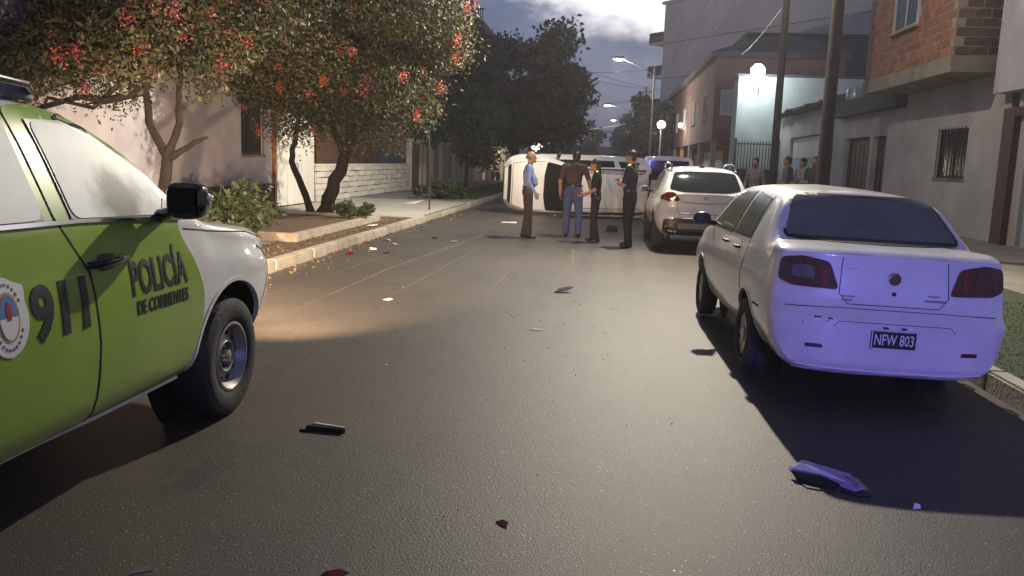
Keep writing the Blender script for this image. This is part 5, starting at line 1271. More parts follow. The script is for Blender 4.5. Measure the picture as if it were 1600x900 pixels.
arm_lamp((4.0, 16.0, .13), 8.4, LAMP_A, 'thick dark pole on the right verge, carrying the near street lamp out over the road', None, P_STREET, (1.0, .89, .72), .13, pole_wood, lamp_soft, aim=(-.3, 5.0, 0))
arm_lamp((3.1, 60, .13), 8.2, (.62, 60, 8.75), 'pale street lamp post with long arm, nearest of the lamps down the street', 'street lamps down the street', P_FAR, (1, .93, .8), .085, None, None, 1.5)
arm_lamp((3.1, 104, .13), 8.2, (.0, 104, 8.55), 'second street lamp down the street, above the far cars', 'street lamps down the street', P_FAR, (1, .93, .8), .085, None, None, 1.9)
arm_lamp((3.1, 150, .13), 8.6, (1.1, 150, 9.1), 'third and farthest street lamp on the right of the street', 'street lamps down the street', P_FAR, (1, .93, .8), .085, None, None, 1.9, light=False)
arm_lamp((-4.9, 96, .13), 5.6, (-3.7, 96, 5.55), 'street lamp on the left far down, beyond the big dark tree', 'street lamps down the street', P_FAR*.6, (1, .93, .8), .07, None, None, 1.5)
# wall lamp of the pale blue-green house
T = thing('wall_lamp', (7.06, 43.0, 5.2), 'bright white wall lamp on the pale blue green house', 'lamp')
g = G(); g.tube([(.22, 0, 0), (.22, -.35, .02), (.12, -.75, .40), (.0, -.95, .78)], .03, 8); g.build('bracket', lamp_grey, T, smooth=60)
g = G(); g.ell((0, -1.0, .95), (.34, .34, .32), 16, 10); g.build('diffuser', mat('wall_lamp_glow', (1, 1, 1), .5, emit=(.92, 1.0, .97), estr=60), T, smooth=60); g = G(); g.lathe([(.02, 1.36), (.12, 1.34), (.2, 1.27), (.16, 1.24)], (0, -1.0, 0), n=18); g.build('lamp_hood', lamp_grey, T, smooth=60)
point('lamp_light', (0, -1.0, .62), P_WALL, (.88, 1.0, .96), .18, T)
T = thing('lamp_post', (3.95, 62.6, .13), 'short lamp post with round white lamp before the red house', 'street lamp')
g = G(); g.tube([(0, 0, 0), (0, 0, 4.0)], [.06, .045], 8); g.build('pole', pole_conc, T, smooth=60); g = G(); g.ell((0, 0, 4.32), (.28, .28, .28), 16, 10); g.build('diffuser', lamp_glow, T, smooth=60); g = G(); g.lathe([(.05, 4.0), (.16, 4.05), (.2, 4.12)], n=12); g.build('collar', lamp_grey, T)
point('lamp_light', (-.6, 0, 4.3), P_FAR*.5, (1, .95, .85), .15, T)
T = thing('wall_lamp', (5.75, 63.5, 4.4), 'small lamp on the street front of the red house', 'lamp'); g = G(); g.ell((-.35, 0, .1), (.16, .16, .18), 12, 8); g.build('diffuser', lamp_soft, T, smooth=60); g = G(); g.tube([(0, 0, 0), (-.3, 0, 0)], .025, 6); g.build('bracket', lamp_grey, T)
point('lamp_light', (-.45, 0, -.2), 60, (1, .8, .55), .1, T)
T = thing('lamp_post', (-5.05, 61.5, .13), 'lantern with a wide glowing white shade behind the overturned car', 'street lamp')
g = G(); g.tube([(0, 0, 0), (0, 0, 2.3)], [.05, .04], 8); g.build('pole', lamp_grey, T); g = G(); g.lathe([(.05, 2.22), (.30, 2.26), (.46, 2.48), (.40, 2.62), (.15, 2.70), (0, 2.71)], n=18); g.build('shade', lamp_soft, T, smooth=60)
point('lamp_light', (.0, -.4, 2.0), 150, (1, .86, .6), .2, T)
# plain poles
def pole(base, h, r, m, label, cross=True, name='utility_pole'):
    T = thing(name, base, label, 'pole'); g = G(); g.tube([(0, 0, 0), (0, 0, h*.5), (0, 0, h)], [r, r*.88, r*.72], 12); g.build('post', m, T, smooth=60)
    if cross:
        g = G(); g.box((0, 0, h-.5), (1.5, .09, .11)); g.build('crossarm', m, T)
        for k in (-.65, -.3, .3, .65): g = G(); g.lathe([(.02, h-.45), (.045, h-.42), (.045, h-.36), (.02, h-.32)], (k, 0, 0), n=10); g.build('insulator', white_print, T)
    return T
pole((4.05, 20.9, .13), 8.0, .095, pole_wood, 'slimmer dark wooden pole beyond the thick lamp pole')
pole((-8.0, 38.4, .13), 6.5, .13, pole_conc, 'pale concrete pole at the left boundary wall behind the second tree', False)
pole((3.4, 78, .13), 8.4, .11, pole_conc, 'distant utility pole on the right kerb near the block of flats')
T = thing('sign_post', (-4.66, 22.2, .13), 'thin bent metal sign post standing by the left kerb', 'sign post'); g = G(); g.tube([(0, 0, 0), (.01, .0, 1.1), (-.06, .05, 2.15)], .022, 8); g.build('post', iron, T, smooth=60); g = G(); g.box((-.07, .03, 1.98), (.02, .34, .30)); g.build('sign_plate', iron, T)
def cable(a, b, sag, r, label, m=None, group='overhead cables'):
    a, b = Vector(a), Vector(b); P_ = [a.lerp(b, i/14) - Vector((0, 0, sag*4*(i/14)*(1-i/14))) for i in range(15)]
    g = G(); g.tube(P_, r, 5); tag(g.build('overhead_cable', m or wire_m, None, smooth=60), label, 'cable', group)
for dx, wh in ((-.65, 'nearest the road'), (-.3, 'second from the road'), (.3, 'third from the road'), (.65, 'nearest the houses')):
    cable((4.05+dx, 20.9, 7.72), (3.4+dx*.8, 78, 8.12), .9, .010, 'black overhead cable along the right kerb, ' + wh)
cable((3.1, 60, 8.1), (-9.4, 52, 7.6), .5, .014, 'black cable crossing the street in front of the big tree'); cable((3.4, 78, 8.3), (-9.4, 66, 10.2), .5, .018, 'black cable crossing the street high before the far flats'); cable((3.4, 78, 7.6), (-10, 84, 6.4), .5, .018, 'black cable crossing the street low behind the big tree'); cable((3.4, 78, 8.4), (-9.4, 68, 11.0), .2, .016, 'topmost black cable crossing the sky towards the dark flats')
cable((3.1, 104, 6.6), (-8, 104, 5.2), .4, .03, 'pale cable sagging across the far street', wire_pale, None)
cable((4.05, 20.9, 5.45), (6.4, 43.0, 7.05), .12, .014, 'pale service cable slanting from the slimmer pole to the pale blue green house', wire_pale, None)
# ------------------------------------------------------------------ planter, litter
T = thing('planter_bed', (0, 0, 0), 'raised concrete edged tree bed on the left pavement', 'planter')
g = G(); g.span((-4.95, 12.9, .13), (-4.80, 17.6, .27)); g.build('edging', kerb_m, T, bevel=.015); g = G(); g.span((-6.9, 17.602, .13), (-4.80, 17.75, .27)); g.build('edging', kerb_m, T, bevel=.015); g = G(); g.span((-6.9, 12.75, .13), (-4.80, 12.898, .27)); g.build('edging', kerb_m, T, bevel=.015)
g = G(); g.span((-6.9, 12.9, .12), (-4.952, 17.6, .225)); g.build('soil', soil, T)
# ------------------------------------------------------------------ place the vehicles
PK, bar1 = pickup((-3.03, 4.53, 0), 0, 'green and white police pickup in the left foreground with its front wheel showing', 'police pickups')
PK2 = copy_tree(PK); PK2.location = (2.7, -7.2, 0); PK2['label'] = 'second green and white police pickup behind the camera with blue beacons on'
beacon = mat('blue_beacon', (.05, .06, .5), .2, emit=(.10, .12, 1.0), estr=14)
for ch in PK2.children:
    if ch.name.startswith('light_bar'):
        for s in (-.38, .38):
            g = G(); g.box((s, -1.50, 1.945), (.30, .22, .10)); g.build('beacon', beacon, ch, bevel=.02)
            point('beacon_light', (s, -1.25, 1.95), P_BLUE*.05, (.27, .20, 1.0), .06, ch)
            bl = bpy.data.lights.new('beacon_beam', 'SPOT'); bl.energy = P_BLUE*.5; bl.color = (.27, .20, 1.0); bl.spot_size = R(18); bl.spot_blend = .9; bl.shadow_soft_size = .06   # the turning beam of the beacon
            lo = bpy.data.objects.new('beacon_beam', bl); COL.objects.link(lo); lo.parent = ch; lo.location = (s, -1.25, 1.95)
            lo.rotation_euler = (Vector((1.85, 5.5, .12)) - Vector((2.7+s, -8.45, 1.95))).to_track_quat('-Z', 'Y').to_euler()
for ch in PK.children:
    if ch.name.startswith('headlight') and 'housing' not in ch.name:
        s = 1 if sum(v.co.x for v in ch.data.vertices) > 0 else -1
        bl = bpy.data.lights.new('headlight_beam', 'SPOT'); bl.energy = P_HEAD; bl.color = (1.0, .67, .42); bl.spot_size = R(84); bl.spot_blend = 1.0; bl.shadow_soft_size = .05
        lo = bpy.data.objects.new('headlight_beam', bl); COL.objects.link(lo); lo.parent = ch; lo.location = (s*.60, 1.02, .88); lo.rotation_euler = (R(87), 0, R(12))
sedan((1.865, 6.47, 0), R(1.3))
crossover((1.80, 15.85, 0), R(.5))
tipped_car()
van((2.12, 29.0, 0), 0)
# ------------------------------------------------------------------ people
lb = cloth('light_blue_shirt', (.20, .26, .50)); br = cloth('brown_trousers', (.040, .026, .022)); mr = cloth('maroon_tshirt', (.060, .030, .028)); jn = cloth('blue_jeans', (.055, .080, .17)); bk = cloth('black_uniform', (.010, .010, .011)); nv = cloth('navy_uniform', (.012, .015, .030)); gy = cloth('grey_top', (.16, .15, .16)); wt = cloth('white_top', (.22, .21, .22)); dk = cloth('dark_trousers', (.018, .018, .022)); lil = cloth('lilac_top', (.20, .17, .19)); olv = cloth('dark_olive_top', (.06, .06, .05))
yel = mat('yellow_tab', (.62, .58, .12), .6)
person((-1.50, 16.7, 0), R(-80), 1.73, 'bald older man in light blue shirt and brown trousers, leftmost of the group', lb, br, 'long', dict(lwri=(.23, .13, .93), rwri=(-.22, .16, .93), lelb=(.25, -.02, 1.15), relb=(-.25, -.02, 1.15), head=(0, .05, 1.635), neck=(0, .015, 1.49), lhand=(-.1, .35, -1), rhand=(.1, .35, -1), lank=(.09, .03, .09), rank=(-.09, -.05, .09)), 'balding', hair_grey, .10)
bp, P_, s_ = person((-.62, 17.4, 0), R(-4), 1.80, 'man in maroon t-shirt and blue jeans seen from behind wearing a backpack', mr, jn, 'short', dict(waist=(0, .02, 1.10), chest=(0, .06, 1.32), neck=(.01, .12, 1.48), head=(.02, .19, 1.60), lsh=(.195, .06, 1.42), rsh=(-.195, .06, 1.42), lelb=(.29, .12, 1.16), lwri=(.33, .26, .94), relb=(-.27, .02, 1.13), rwri=(-.27, .07, .88), lank=(.13, -.02, .09), rank=(-.12, 0, .09), lkne=(.125, .02, .49), rkne=(-.115, .02, .49)), 'short', hair_dark, .04, 1.06)
person((-.14, 16.4, 0), R(88), 1.62, 'woman in black uniform with long dark hair, holding a red folder', bk, bk, 'short', dict(lelb=(.225, .02, 1.12), lwri=(.13, .26, 1.02), relb=(-.225, .02, 1.12), rwri=(-.13, .26, .98), lhand=(-.4, 1, .0), rhand=(.4, 1, 0), lank=(.09, .04, .09), rank=(-.09, -.06, .09), head=(0, .05, 1.63)), 'long', hair_dark, 0, .97, trim=yel)
person((.50, 15.75, 0), R(72), 1.79, 'police officer in dark navy uniform with folded arms, rightmost of the group', nv, bk, 'short', dict(lelb=(.25, .06, 1.14), lwri=(-.02, .22, 1.20), relb=(-.25, .06, 1.14), rwri=(.04, .24, 1.15), lhand=(-1, -.1, .15), rhand=(1, -.1, .1), lank=(.13, .04, .09), rank=(-.12, -.05, .09), lkne=(.12, .05, .49), rkne=(-.11, .0, .49)), 'short', hair_dark, .03, 1.06, trim=yel)
on = dict(group=None, vox=.018)
person((3.72, 21.4, .136), R(150), 1.66, 'dark haired bystander in a lilac top standing left of the slimmer pole', lil, dk, 'short', None, 'short', **on)
person((4.62, 22.0, .136), R(100), 1.73, 'bystander in a grey top and dark trousers standing right of the slimmer pole', gy, dk, 'short', dict(lwri=(.16, .26, 1.05), rwri=(-.16, .26, 1.05)), 'short', **on)
person((4.90, 21.6, .136), R(120), 1.70, 'bystander in a white top with folded arms between two others', wt, dk, 'short', dict(lwri=(.0, .22, 1.17), rwri=(.02, .24, 1.12), lhand=(-1, 0, .1), rhand=(1, 0, .1)), 'bun', **on)
person((5.12, 21.3, .136), R(140), 1.74, 'bystander in dark olive clothes standing next to the thick pole', olv, dk, 'long', None, 'short', **on)
# backpack on the man's back, folder in the woman's hand
T = thing('backpack', (-.62, 17.4, 0), 'dark brown backpack worn by the man in the maroon t-shirt', 'backpack', None, R(-4)); sc = 1.80/1.75
g = G(); g.box((0, -.155*sc, 1.26*sc), (.27, .15, .40), 0, Matrix.Rotation(R(-10), 3, 'X')); pack = g.build('pack', cloth('backpack_cloth', (.030, .021, .014)), T, bevel=.05, smooth=60)
g = G(); g.box((0, -.242*sc, 1.18*sc), (.20, .05, .19), 0, Matrix.Rotation(R(-10), 3, 'X')); g.build('front_pocket', cloth('backpack_pocket', (.050, .031, .018)), T, bevel=.02, smooth=60)
for e in (-1, 1):
    g = G(); g.tube([(e*.10, -.11, 1.08*sc), (e*.12, -.09, 1.40*sc), (e*.115, .0, 1.50*sc), (e*.115, .12, 1.47*sc), (e*.12, .19, 1.34*sc), (e*.15, .14, 1.16*sc)], .016, 6); g.build('strap', black_plastic, T, smooth=60)
g = G(); g.tube([(-.03, -.09, 1.49*sc), (-.03, -.12, 1.53*sc), (.03, -.12, 1.53*sc), (.03, -.09, 1.49*sc)], .008, 6); g.build('carry_loop', black_plastic, T)
T = thing('folder', (-.50, 16.40, .98), 'red and dark folder held by the woman in black', 'folder', None, R(88)); T.rotation_euler = (R(35), 0, R(88))
g = G(); g.box((0, 0, 0), (.22, .015, .31)); g.build('cover', mat('dark_folder', (.03, .012, .014), .6), T, bevel=.003); g = G(); g.box((0, -.012, .0), (.21, .006, .29)); g.build('sheet', mat('red_folder', (.38, .05, .06), .6), T)
# ------------------------------------------------------------------ trees
t1 = clumps(78, (-.1, 0, 3.9), (2.3, 2.0, 2.0), .55, 3, 2.0) + [(1.25, -.1, 2.35, .40), (1.55, .2, 2.75, .42), (.9, -.3, 2.5, .36), (-1.2, -.3, 2.3, .45), (-1.7, 0, 2.5, .5), (-2.2, .1, 2.2, .5), (-2.6, -.2, 2.7, .55), (-1.6, -.5, 2.0, .42), (-2.9, .2, 2.1, .5), (-2.3, -.6, 1.8, .4)]
tree((-6.6, 11.0, .13), 'pink flowering street tree behind the police pickup, nearest on the left', 'tree', [([(.55, -.1, 0), (.60, -.1, .8), (.62, 0, 1.35)], .10, .075), ([(.62, 0, 1.3), (.35, .05, 1.75), (.30, 0, 2.4), (.0, .1, 3.4)], .065, .03), ([(.62, 0, 1.3), (.80, .0, 1.75), (.75, .1, 2.2), (.9, .1, 3.2)], .06, .03), ([(.68, 0, 1.30), (.98, .05, 1.50), (1.18, .05, 1.58)], .05, .02)], t1, 62000, .085, .38, [leaf_dark, leaf_olive, leaf_bronze], 11, 180, [pink_m, pink_m, coral_m], 'flowering street trees')
t2 = clumps(96, (0, -.35, 4.35), (2.55, 2.0, 2.7), .68, 8, 1.8) + [(1.1, -.2, 1.75, .5), (.4, -.3, 1.6, .42), (1.7, 0, 2.2, .5), (-.9, -.2, 2.1, .4), (-1.6, 0, 2.6, .5), (2.35, 0, 3.6, .5), (2.4, 0, 4.4, .5)]
tree((-5.72, 18.0, .20), 'coral flowering street tree with twin leaning trunks in the raised bed', 'tree', [([(-.45, 0, 0), (-.25, 0, .55), (.0, 0, 1.15), (.1, .05, 1.7), (.2, .1, 2.8), (.3, 0, 3.8)], .17, .07), ([(.1, 0, 1.5), (.5, -.1, 2.2), (1.0, 0, 3.2)], .09, .03), ([(.05, 0, 1.3), (-.4, .1, 2.2), (-.9, .1, 3.2)], .09, .03), ([(-.75, .05, 0), (-.95, .05, .6), (-1.22, .1, 1.15), (-1.15, .1, 1.55), (-1.0, .15, 2.4)], .085, .05)], t2, 110000, .095, .38, [leaf_dark, leaf_olive, leaf_bronze], 21, 190, [coral_m, pink_m, coral_m], 'flowering street trees')
big = clumps(84, (-.2, 0, 6.2), (5.4, 4.6, 4.3), 1.3, 5, 2.9)
tree((-6.0, 54, .13), 'tall dark rounded street tree spreading over the street beyond the overturned car', 'tree', [([(.2, 0, 0), (.25, 0, 1.6), (.1, 0, 3.0)], .34, .26), ([(.1, 0, 2.9), (1.2, 0, 4.6), (2.2, 0, 6.8)], .2, .07), ([(.1, 0, 2.9), (-1.5, .2, 4.8), (-2.4, 0, 6.6)], .2, .07), ([(.1, 0, 2.9), (.2, .5, 5), (.4, .3, 8)], .2, .06)], big, 36000, .34, .55, [leaf_deep, leaf_dark], 31)
sm_ = clumps(26, (0, 0, 2.7), (1.5, 1.5, 1.6), .55, 6, 1.0)
tree((-5.85, 35.2, .13), 'mid green leafy young tree on the left verge before the big dark tree', 'tree', [([(0, 0, 0), (.05, 0, 1.0), (.0, 0, 2.0), (.1, 0, 3.4)], .08, .03)], sm_, 9000, .17, .5, [leaf_green, leaf_deep], 41)
fr = clumps(34, (0, 0, 4.4), (2.0, 2.0, 3.2), .9, 7, 1.6)
tree((3.9, 76, .13), 'dark narrow tree on the right beside the block of flats', 'tree', [([(0, 0, 0), (0, 0, 2), (.1, 0, 5)], .2, .08)], fr, 8000, .36, .55, [leaf_deep, leaf_dark], 51)
tree((-5.2, 84, .13), 'lamp lit green tree on the left beyond the big dark tree', 'tree', [([(0, 0, 0), (0, 0, 2), (.1, 0, 5)], .2, .08)], clumps(26, (0, 0, 4.0), (2.2, 2.2, 2.2), .9, 9, 1.6), 6000, .36, .55, [leaf_green, leaf_olive], 61)
tree((-5.4, 132, .13), 'far dark tree on the left at the end of the street', 'tree', [([(0, 0, 0), (0, 0, 2), (.1, 0, 5)], .2, .08)], clumps(26, (0, 0, 5.0), (4.2, 3.2, 3.4), 1.3, 10, 1.6), 5000, .6, .6, [leaf_deep, leaf_dark], 71)
tree((4.9, 136, .13), 'far dark tree on the right at the end of the street', 'tree', [([(0, 0, 0), (0, 0, 2), (.1, 0, 5)], .2, .08)], clumps(26, (0, 0, 5.0), (3.6, 3.2, 3.6), 1.3, 12, 1.6), 5000, .6, .6, [leaf_deep, leaf_dark], 81)
tree((-9.6, 46, .13), 'dark tree rising behind the pale green boundary wall', 'tree', [([(0, 0, 0), (0, 0, 2.4), (.1, 0, 5)], .2, .08)], clumps(30, (0, 0, 5.2), (2.8, 3.2, 2.8), 1.0, 13, 2.4), 9000, .30, .55, [leaf_deep, leaf_dark], 91)
bush((-5.55, 11.9, .13), (.75, .8, .75), 3600, .10, [leaf_green, leaf_dark], 'low green bush in the tree bed just beyond the pickup', 101)
bush((-5.05, 10.9, .13), (.45, .6, .38), 1500, .10, [leaf_olive, leaf_green], 'yellowish low plant at the kerb beside the pickup bonnet', 102, 'plant')
bush((-5.7, 28.6, .13), (1.2, 1.0, .55), 2600, .12, [leaf_deep, leaf_dark], 'dark low shrub on the verge behind the thin sign post', 103)
bush((-5.3, 16.8, .27), (.9, .5, .25), 1200, .09, [leaf_dark, leaf_green], 'sparse green weeds at the foot of the twin trunks', 104, 'weeds')
bush((7.35, 41.9, .13), (1.0, .6, 1.0), 2200, .14, [leaf_deep, leaf_dark], 'dark hedge in front of the iron gate', 105, 'hedge')
blades('grass', 9000, KR+.18, 5.0, 4.0, 10.0, .136, .008, 3, [leaf_dark], 'short dark grass on the right verge beside the sedan')
blades('grass', 3000, -5.9, KL-.2, 29.2, 44, .136, .12, 4, [grass_m, leaf_dark], 'rough grass on the left verge beyond the driveway')
# dry leaves along the left gutter and verge
rng = np.random.default_rng(5); n = 900
X = np.concatenate([rng.normal(-4.12, .22, 420).clip(-4.18, -3.2), rng.uniform(-5.1, -4.4, 480)]); Y = np.concatenate([rng.uniform(6, 24, 420), rng.uniform(6, 18.5, 480)]); Z = np.concatenate([np.full(420, .012), np.full(480, .146)])
tag(fast_mesh('dry_leaves', leaf_quads(np.stack([X, Y, Z], 1), .055, .5, rng, 0)*np.array([1, 1, 1]) , n, [dry_m, leaf_bronze], rng.integers(0, 2, n)), 'dry leaves scattered along the left gutter and verge', 'leaves', kind='stuff')
# ------------------------------------------------------------------ motorcycle on the left pavement
T = thing('motorcycle', (-7.3, 56.2, .13), 'motorcycle parked on the left pavement near the cream house', 'motorcycle', None, R(24))
for yy in (.62, -.62):
    g = G(); g.lathe([(.20, -.04), (.29, -.05), (.30, 0), (.29, .05), (.20, .04)], (0, yy, .30), 'x', 24); w_ = g.build('wheel', rubber, T, smooth=50); g = G()
    for k in range(8): a = k*math.pi/8; g.box((0, yy, .30), (.012, .012, .46), 0, Matrix.Rotation(a, 3, 'X'))
    g.lathe([(.06, -.04), (.06, .04)], (0, yy, .30), 'x', 12); g.build('spokes', steel, w_)
g = G(); g.tube([(0, .62, .30), (0, .42, .85), (0, .38, 1.0)], .03, 8); g.build('fork', steel, T); g = G(); g.tube([(-.34, .28, 1.05), (-.1, .38, 1.02), (.1, .38, 1.02), (.34, .28, 1.05)], .016, 8); g.build('handlebar', steel, T)
g = G(); g.ell((0, .12, .78), (.14, .26, .13)); g.build('fuel_tank', mat('red_tank', (.25, .03, .03), .3), T, smooth=60); g = G(); g.ell((0, -.35, .76), (.13, .36, .07)); g.build('seat', black_plastic, T, smooth=60); g = G(); g.ell((0, .05, .42), (.15, .22, .17)); g.build('engine', steel, T, smooth=60)
g = G(); g.tube([(0, .35, .9), (0, .0, .62), (0, -.62, .32)], .024, 8); g.tube([(0, -.62, .32), (0, -.4, .72)], .02, 8); g.build('frame', under, T); g = G(); g.ell((0, .47, .92), (.09, .06, .09)); g.build('headlight', clear_lens, T, smooth=60); g = G(); g.tube([(.13, .1, .35), (.16, -.3, .3), (.16, -.75, .36)], .03, 8); g.build('exhaust_pipe', steel, T)
# ------------------------------------------------------------------ wreckage and litter on the road
blue_lit = mat('blue_lit_plastic', (.36, .29, .44), .35, var=.2, vscale=20)  # base colour holds the tint of the blue beacon light
def shard(name, label, loc, rz, pieces, cat='debris', group=None):
    T = thing(name, loc, label, cat, group, rz)
    for nm, m, pts, th in pieces:
        g = G(); n = len(pts); top = [Vector(p) + Vector((0, 0, th)) for p in pts]; V = [Vector(p) for p in pts] + top
        g.add(V, [tuple(range(n))[::-1], tuple(range(n, 2*n))] + [(i, (i+1) % n, (i+1) % n+n, i+n) for i in range(n)]); g.build(nm, m, T)
    return T
shard('bumper_fragment', 'broken bumper piece, blue beacon tint painted in, with white edge, on the road behind the sedan', (1.18, 4.10, 0), R(-17), [
    ('panel', blue_lit, [(-.19, .06, .030), (-.13, .10, .075), (.10, .06, .055), (.17, -.01, .02), (.13, -.045, .012), (-.06, .02, .030), (-.17, .03, .026)], .006),
    ('lower_strip', black_plastic, [(-.17, .02, .03), (-.02, -.01, .035), (.06, -.03, .02), (.03, -.06, .004), (-.14, -.025, .006)], .012),
    ('white_edge', white_paint, [(-.19, .062, .045), (-.17, .045, .045), (-.03, .015, .050), (.08, -.01, .040), (-.02, .035, .058), (-.13, .07, .070)], .005),
    ('bracket', grey_plastic, [(.06, .07, .045), (.14, .055, .04), (.19, .0, .012), (.14, -.02, .03), (.09, .02, .05)], .006),
    ('tab', black_plastic, [(-.13, -.03, .0), (-.05, -.05, .0), (-.02, -.085, .0), (-.09, -.085, .0)], .006), ('tab', black_plastic, [(.06, -.05, 0), (.15, -.04, 0), (.20, -.05, 0), (.15, -.085, 0)], .008)])
shard('trim_strip', 'long dark trim strip with a white top on the road beside the pickup', (-1.50, 4.40, 0), R(-3), [('strip', black_plastic, [(-.10, -.03, .0), (.12, -.035, .0), (.125, -.012, .0), (-.07, .02, .0)], .028), ('edge', white_paint, [(-.075, .012, .029), (.12, -.018, .029), (.12, -.006, .029), (-.06, .028, .029)], .004), ('tip', black_plastic, [(-.13, -.055, 0), (-.07, -.05, 0), (-.05, -.005, 0), (-.09, -.02, 0)], .012)])
shard('bumper_fragment', 'dark broken plastic piece in the middle of the road', (-.42, 9.9, 0), R(20), [('panel', black_plastic, [(-.13, -.05, .0), (.02, -.07, .03), (.12, .0, .05), (.06, .05, .03), (-.05, .03, .02)], .012), ('edge', grey_plastic, [(-.06, .03, .035), (.06, .05, .045), (.12, .03, .06), (.0, .02, .05)], .005)])
shard('paper_scrap', 'small white scrap on the road below the broken bumper piece', (1.53, 3.89, 0), R(10), [('scrap', white_print, [(-.02, -.012, .004), (.018, -.01, .004), (.025, .01, .014), (.0, .014, .02)], .003)], 'litter')
shard('paper_scrap', 'small pale scrap on the road between pickup and dark plastic piece', (-2.26, 8.7, 0), R(-20), [('scrap', white_print, [(-.05, -.02, .004), (.03, -.03, .004), (.055, .01, .014), (.0, .03, .02)], .004)], 'litter')
shard('lens_fragment', 'red lens shard lying at the centre of the near road', (-.36, 3.36, 0), R(-30), [('lens', red_lens, [(-.035, .0, .0), (.0, -.018, .0), (.032, -.012, .006), (.025, .012, .01), (-.01, .016, .012)], .004)], 'debris')
shard('lens_fragment', 'larger red lens shard cut by the lower picture edge', (-.92, 2.80, 0), R(14), [('lens', red_lens, [(-.055, .0, .0), (.0, -.03, .0), (.055, .01, .008), (.02, .025, .016), (-.03, .018, .012)], .004)], 'debris')
shard('lens_fragment', 'tiny red lens shard at the lower picture edge right of the larger one', (-.52, 2.84, 0), R(60), [('lens', red_lens, [(-.02, .0, .0), (.0, -.012, .0), (.02, .004, .008), (.0, .014, .012)], .004)], 'debris')
shard('paper_scrap', 'grey pale sliver at the lower left of the road', (-1.62, 2.72, 0), R(35), [('scrap', grey_plastic, [(-.045, -.01, .0), (.03, -.012, .0), (.045, .006, .008), (-.02, .014, .01)], .004)], 'litter')
shard('paper_sheet', 'white sheet lying on the road left of the overturned car', (-2.30, 20.6, 0), R(5), [('sheet', white_print, [(-.20, -.08, .004), (.18, -.12, .004), (.2, .1, .02), (-.15, .12, .01)], .004)], 'litter')
shard('paper_sheet', 'white paper on the left driveway near the stone wall', (-5.75, 24.9, .137), R(12), [('sheet', white_print, [(-.28, -.15, .003), (.10, -.16, .004), (.34, .22, .10), (-.05, .12, .03)], .004)], 'litter')
shard('paper_sheet', 'small white paper on the soil strip by the left kerb', (-4.62, 16.4, .137), R(12), [('sheet', white_print, [(-.10, -.06, .003), (.10, -.06, .004), (.12, .06, .03), (-.05, .07, .01)], .004)], 'litter')
shard('plastic_shard', 'flat grey shard on the road right of centre', (-.55, 7.54, 0), R(0), [('shard', grey_plastic, [(-.06, -.02, .002), (.05, -.03, .002), (.06, .02, .006), (-.03, .03, .006)], .004)])
shard('plastic_shard', 'tiny pale shard on the road near the lit patch', (-1.55, 5.92, 0), R(0), [('shard', white_print, [(-.015, -.01, .002), (.015, -.01, .002), (.012, .01, .006)], .004)])
for k, (x_, y_) in enumerate(((-3.9, 12.6), (-3.75, 13.4), (-3.6, 14.3), (-3.9, 15.0), (-3.2, 15.8), (-2.7, 15.2), (-3.4, 13.0))):
    shard('plastic_shard', 'pale broken plastic shard in the left gutter near the raised bed', (x_, y_, 0), R(40*k), [('shard', white_print if k % 2 else red_lens, [(-.07, -.03, .002), (.05, -.05, .002), (.08, .03, .02), (-.03, .05, .03)], .005)], 'debris', 'plastic shards in the left gutter')
T = thing('fallen_cap', (.24, 19.3, 0), 'round black cap lying on the road between the officers', 'cap'); g = G(); g.lathe([(.17, 0), (.19, .06), (.16, .15), (.08, .19), (0, .20)], n=20); g.build('crown', bk, T, smooth=60); g = G(); g.ell((-.18, -.05, .02), (.12, .14, .015)); g.build('peak', gloss_black, T); T.scale = (.72, .72, .72)
# pale scrape marks, cracks and crumbs on the asphalt
road = bpy.data.objects['road']
scr = mat('scraped_asphalt', (.11, .098, .082), .7, var=.3, vscale=12); crk = mat('asphalt_crack', (.016, .015, .014), .9)
def ground_line(name, pts, w, m, z, jit=.0):
    g = G(); P_ = []
    for a, b in zip(pts, pts[1:]):
        n = max(2, int(math.dist(a, b)/.18))
        for i in range(n): t = i/n; P_.append((a[0]+(b[0]-a[0])*t+rnd.uniform(-jit, jit), a[1]+(b[1]-a[1])*t+rnd.uniform(-jit, jit)))
    P_.append(pts[-1]); rb = ribbon(P_, w); k = len(P_)
    V = [(*q, z) for q in rb[:k]] + [(*q, z) for q in rb[k:][::-1]]
    for i in range(k): # tapering, uneven width
        t = min(1, 4*min(i, k-1-i)/k+.12)*rnd.uniform(.5, 1.1); m_ = [(V[i][j]+V[i+k][j])/2 for j in range(3)]
        V[i] = tuple(m_[j]+(V[i][j]-m_[j])*t for j in range(3)); V[i+k] = tuple(m_[j]+(V[i+k][j]-m_[j])*t for j in range(3))
    g.add(V, [(i, i+1, i+1+k, i+k) for i in range(k-1)]); return g.build(name, m, road)
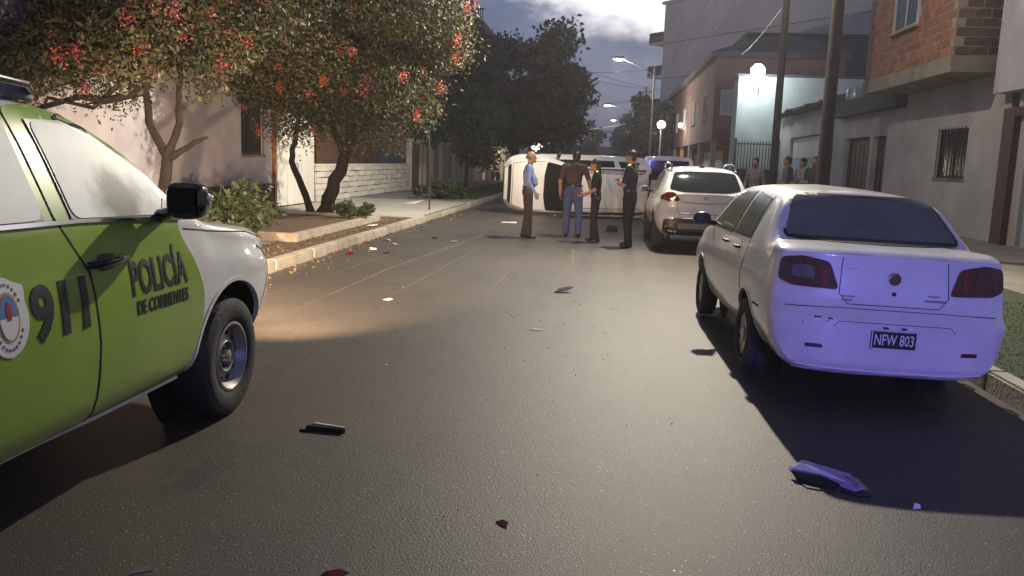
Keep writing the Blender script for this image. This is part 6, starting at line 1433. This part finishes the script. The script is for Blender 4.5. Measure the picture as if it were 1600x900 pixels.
for pts, w in (([(-3.0, 7.6), (-2.9, 11.0), (-2.5, 16.5), (-2.0, 21.0)], .05), ([(-2.3, 8.2), (-2.2, 12.2), (-1.9, 17.5)], .03), ([(-3.5, 9.0), (-3.3, 13.5), (-2.7, 19)], .035), ([(-1.3, 9.0), (-1.25, 11.6)], .03), ([(-2.75, 12.0), (-2.3, 18.5)], .06), ([(-.4, 12.3), (-.5, 15.2)], .03), ([(-3.7, 6.6), (-3.55, 9.4)], .03)): ground_line('scrape_mark', pts, w, scr, .003, .006)
rng = np.random.default_rng(15); n = 900
X = np.concatenate([rng.normal(-1.2, 1.3, 700).clip(-4.1, 2.7), rng.uniform(-4.15, -3.7, 200)]); Y = np.concatenate([rng.gamma(3, 4.2, 700)+2.6, rng.uniform(9, 23, 200)])
crumbs = fast_mesh('glass_crumbs', leaf_quads(np.stack([X, Y, np.full(n, .008)], 1), .011, .8, rng, 0), n, [grey_plastic, black_plastic], rng.integers(0, 2, n)); tag(crumbs, 'tiny crumbs of broken glass and plastic strewn over the road', 'debris', kind='stuff')
# ------------------------------------------------------------------ haze volume added for lamp bloom and a softer distance
hz = bpy.data.materials.new('bloom_haze'); hz.use_nodes = True; t_ = hz.node_tree; t_.nodes.clear()
v_ = t_.nodes.new('ShaderNodeVolumePrincipled'); v_.inputs['Density'].default_value = .0013; v_.inputs['Color'].default_value = (.86, .84, .90, 1); v_.inputs['Anisotropy'].default_value = .55
o_ = t_.nodes.new('ShaderNodeOutputMaterial'); t_.links.new(v_.outputs[0], o_.inputs['Volume'])
g = G(); g.span((-450, -140, -1.2), (450, 920, 24)); tag(g.build('haze', hz), 'thin haze volume added over the street for lamp bloom', kind='stuff')
# joined small marks count as one part each
for o in bpy.data.objects:
    if o.parent is not None and o.name.split('.')[0] in ('panel_gaps', 'crest_rim', 'vent_holes', 'scuff_mark', 'lettering', 'plate_letters', 'chrome_script', 'sticker', 'crown', 'blossoms', 'foliage', 'stems', 'spokes'): o['kind'] = 'stuff'
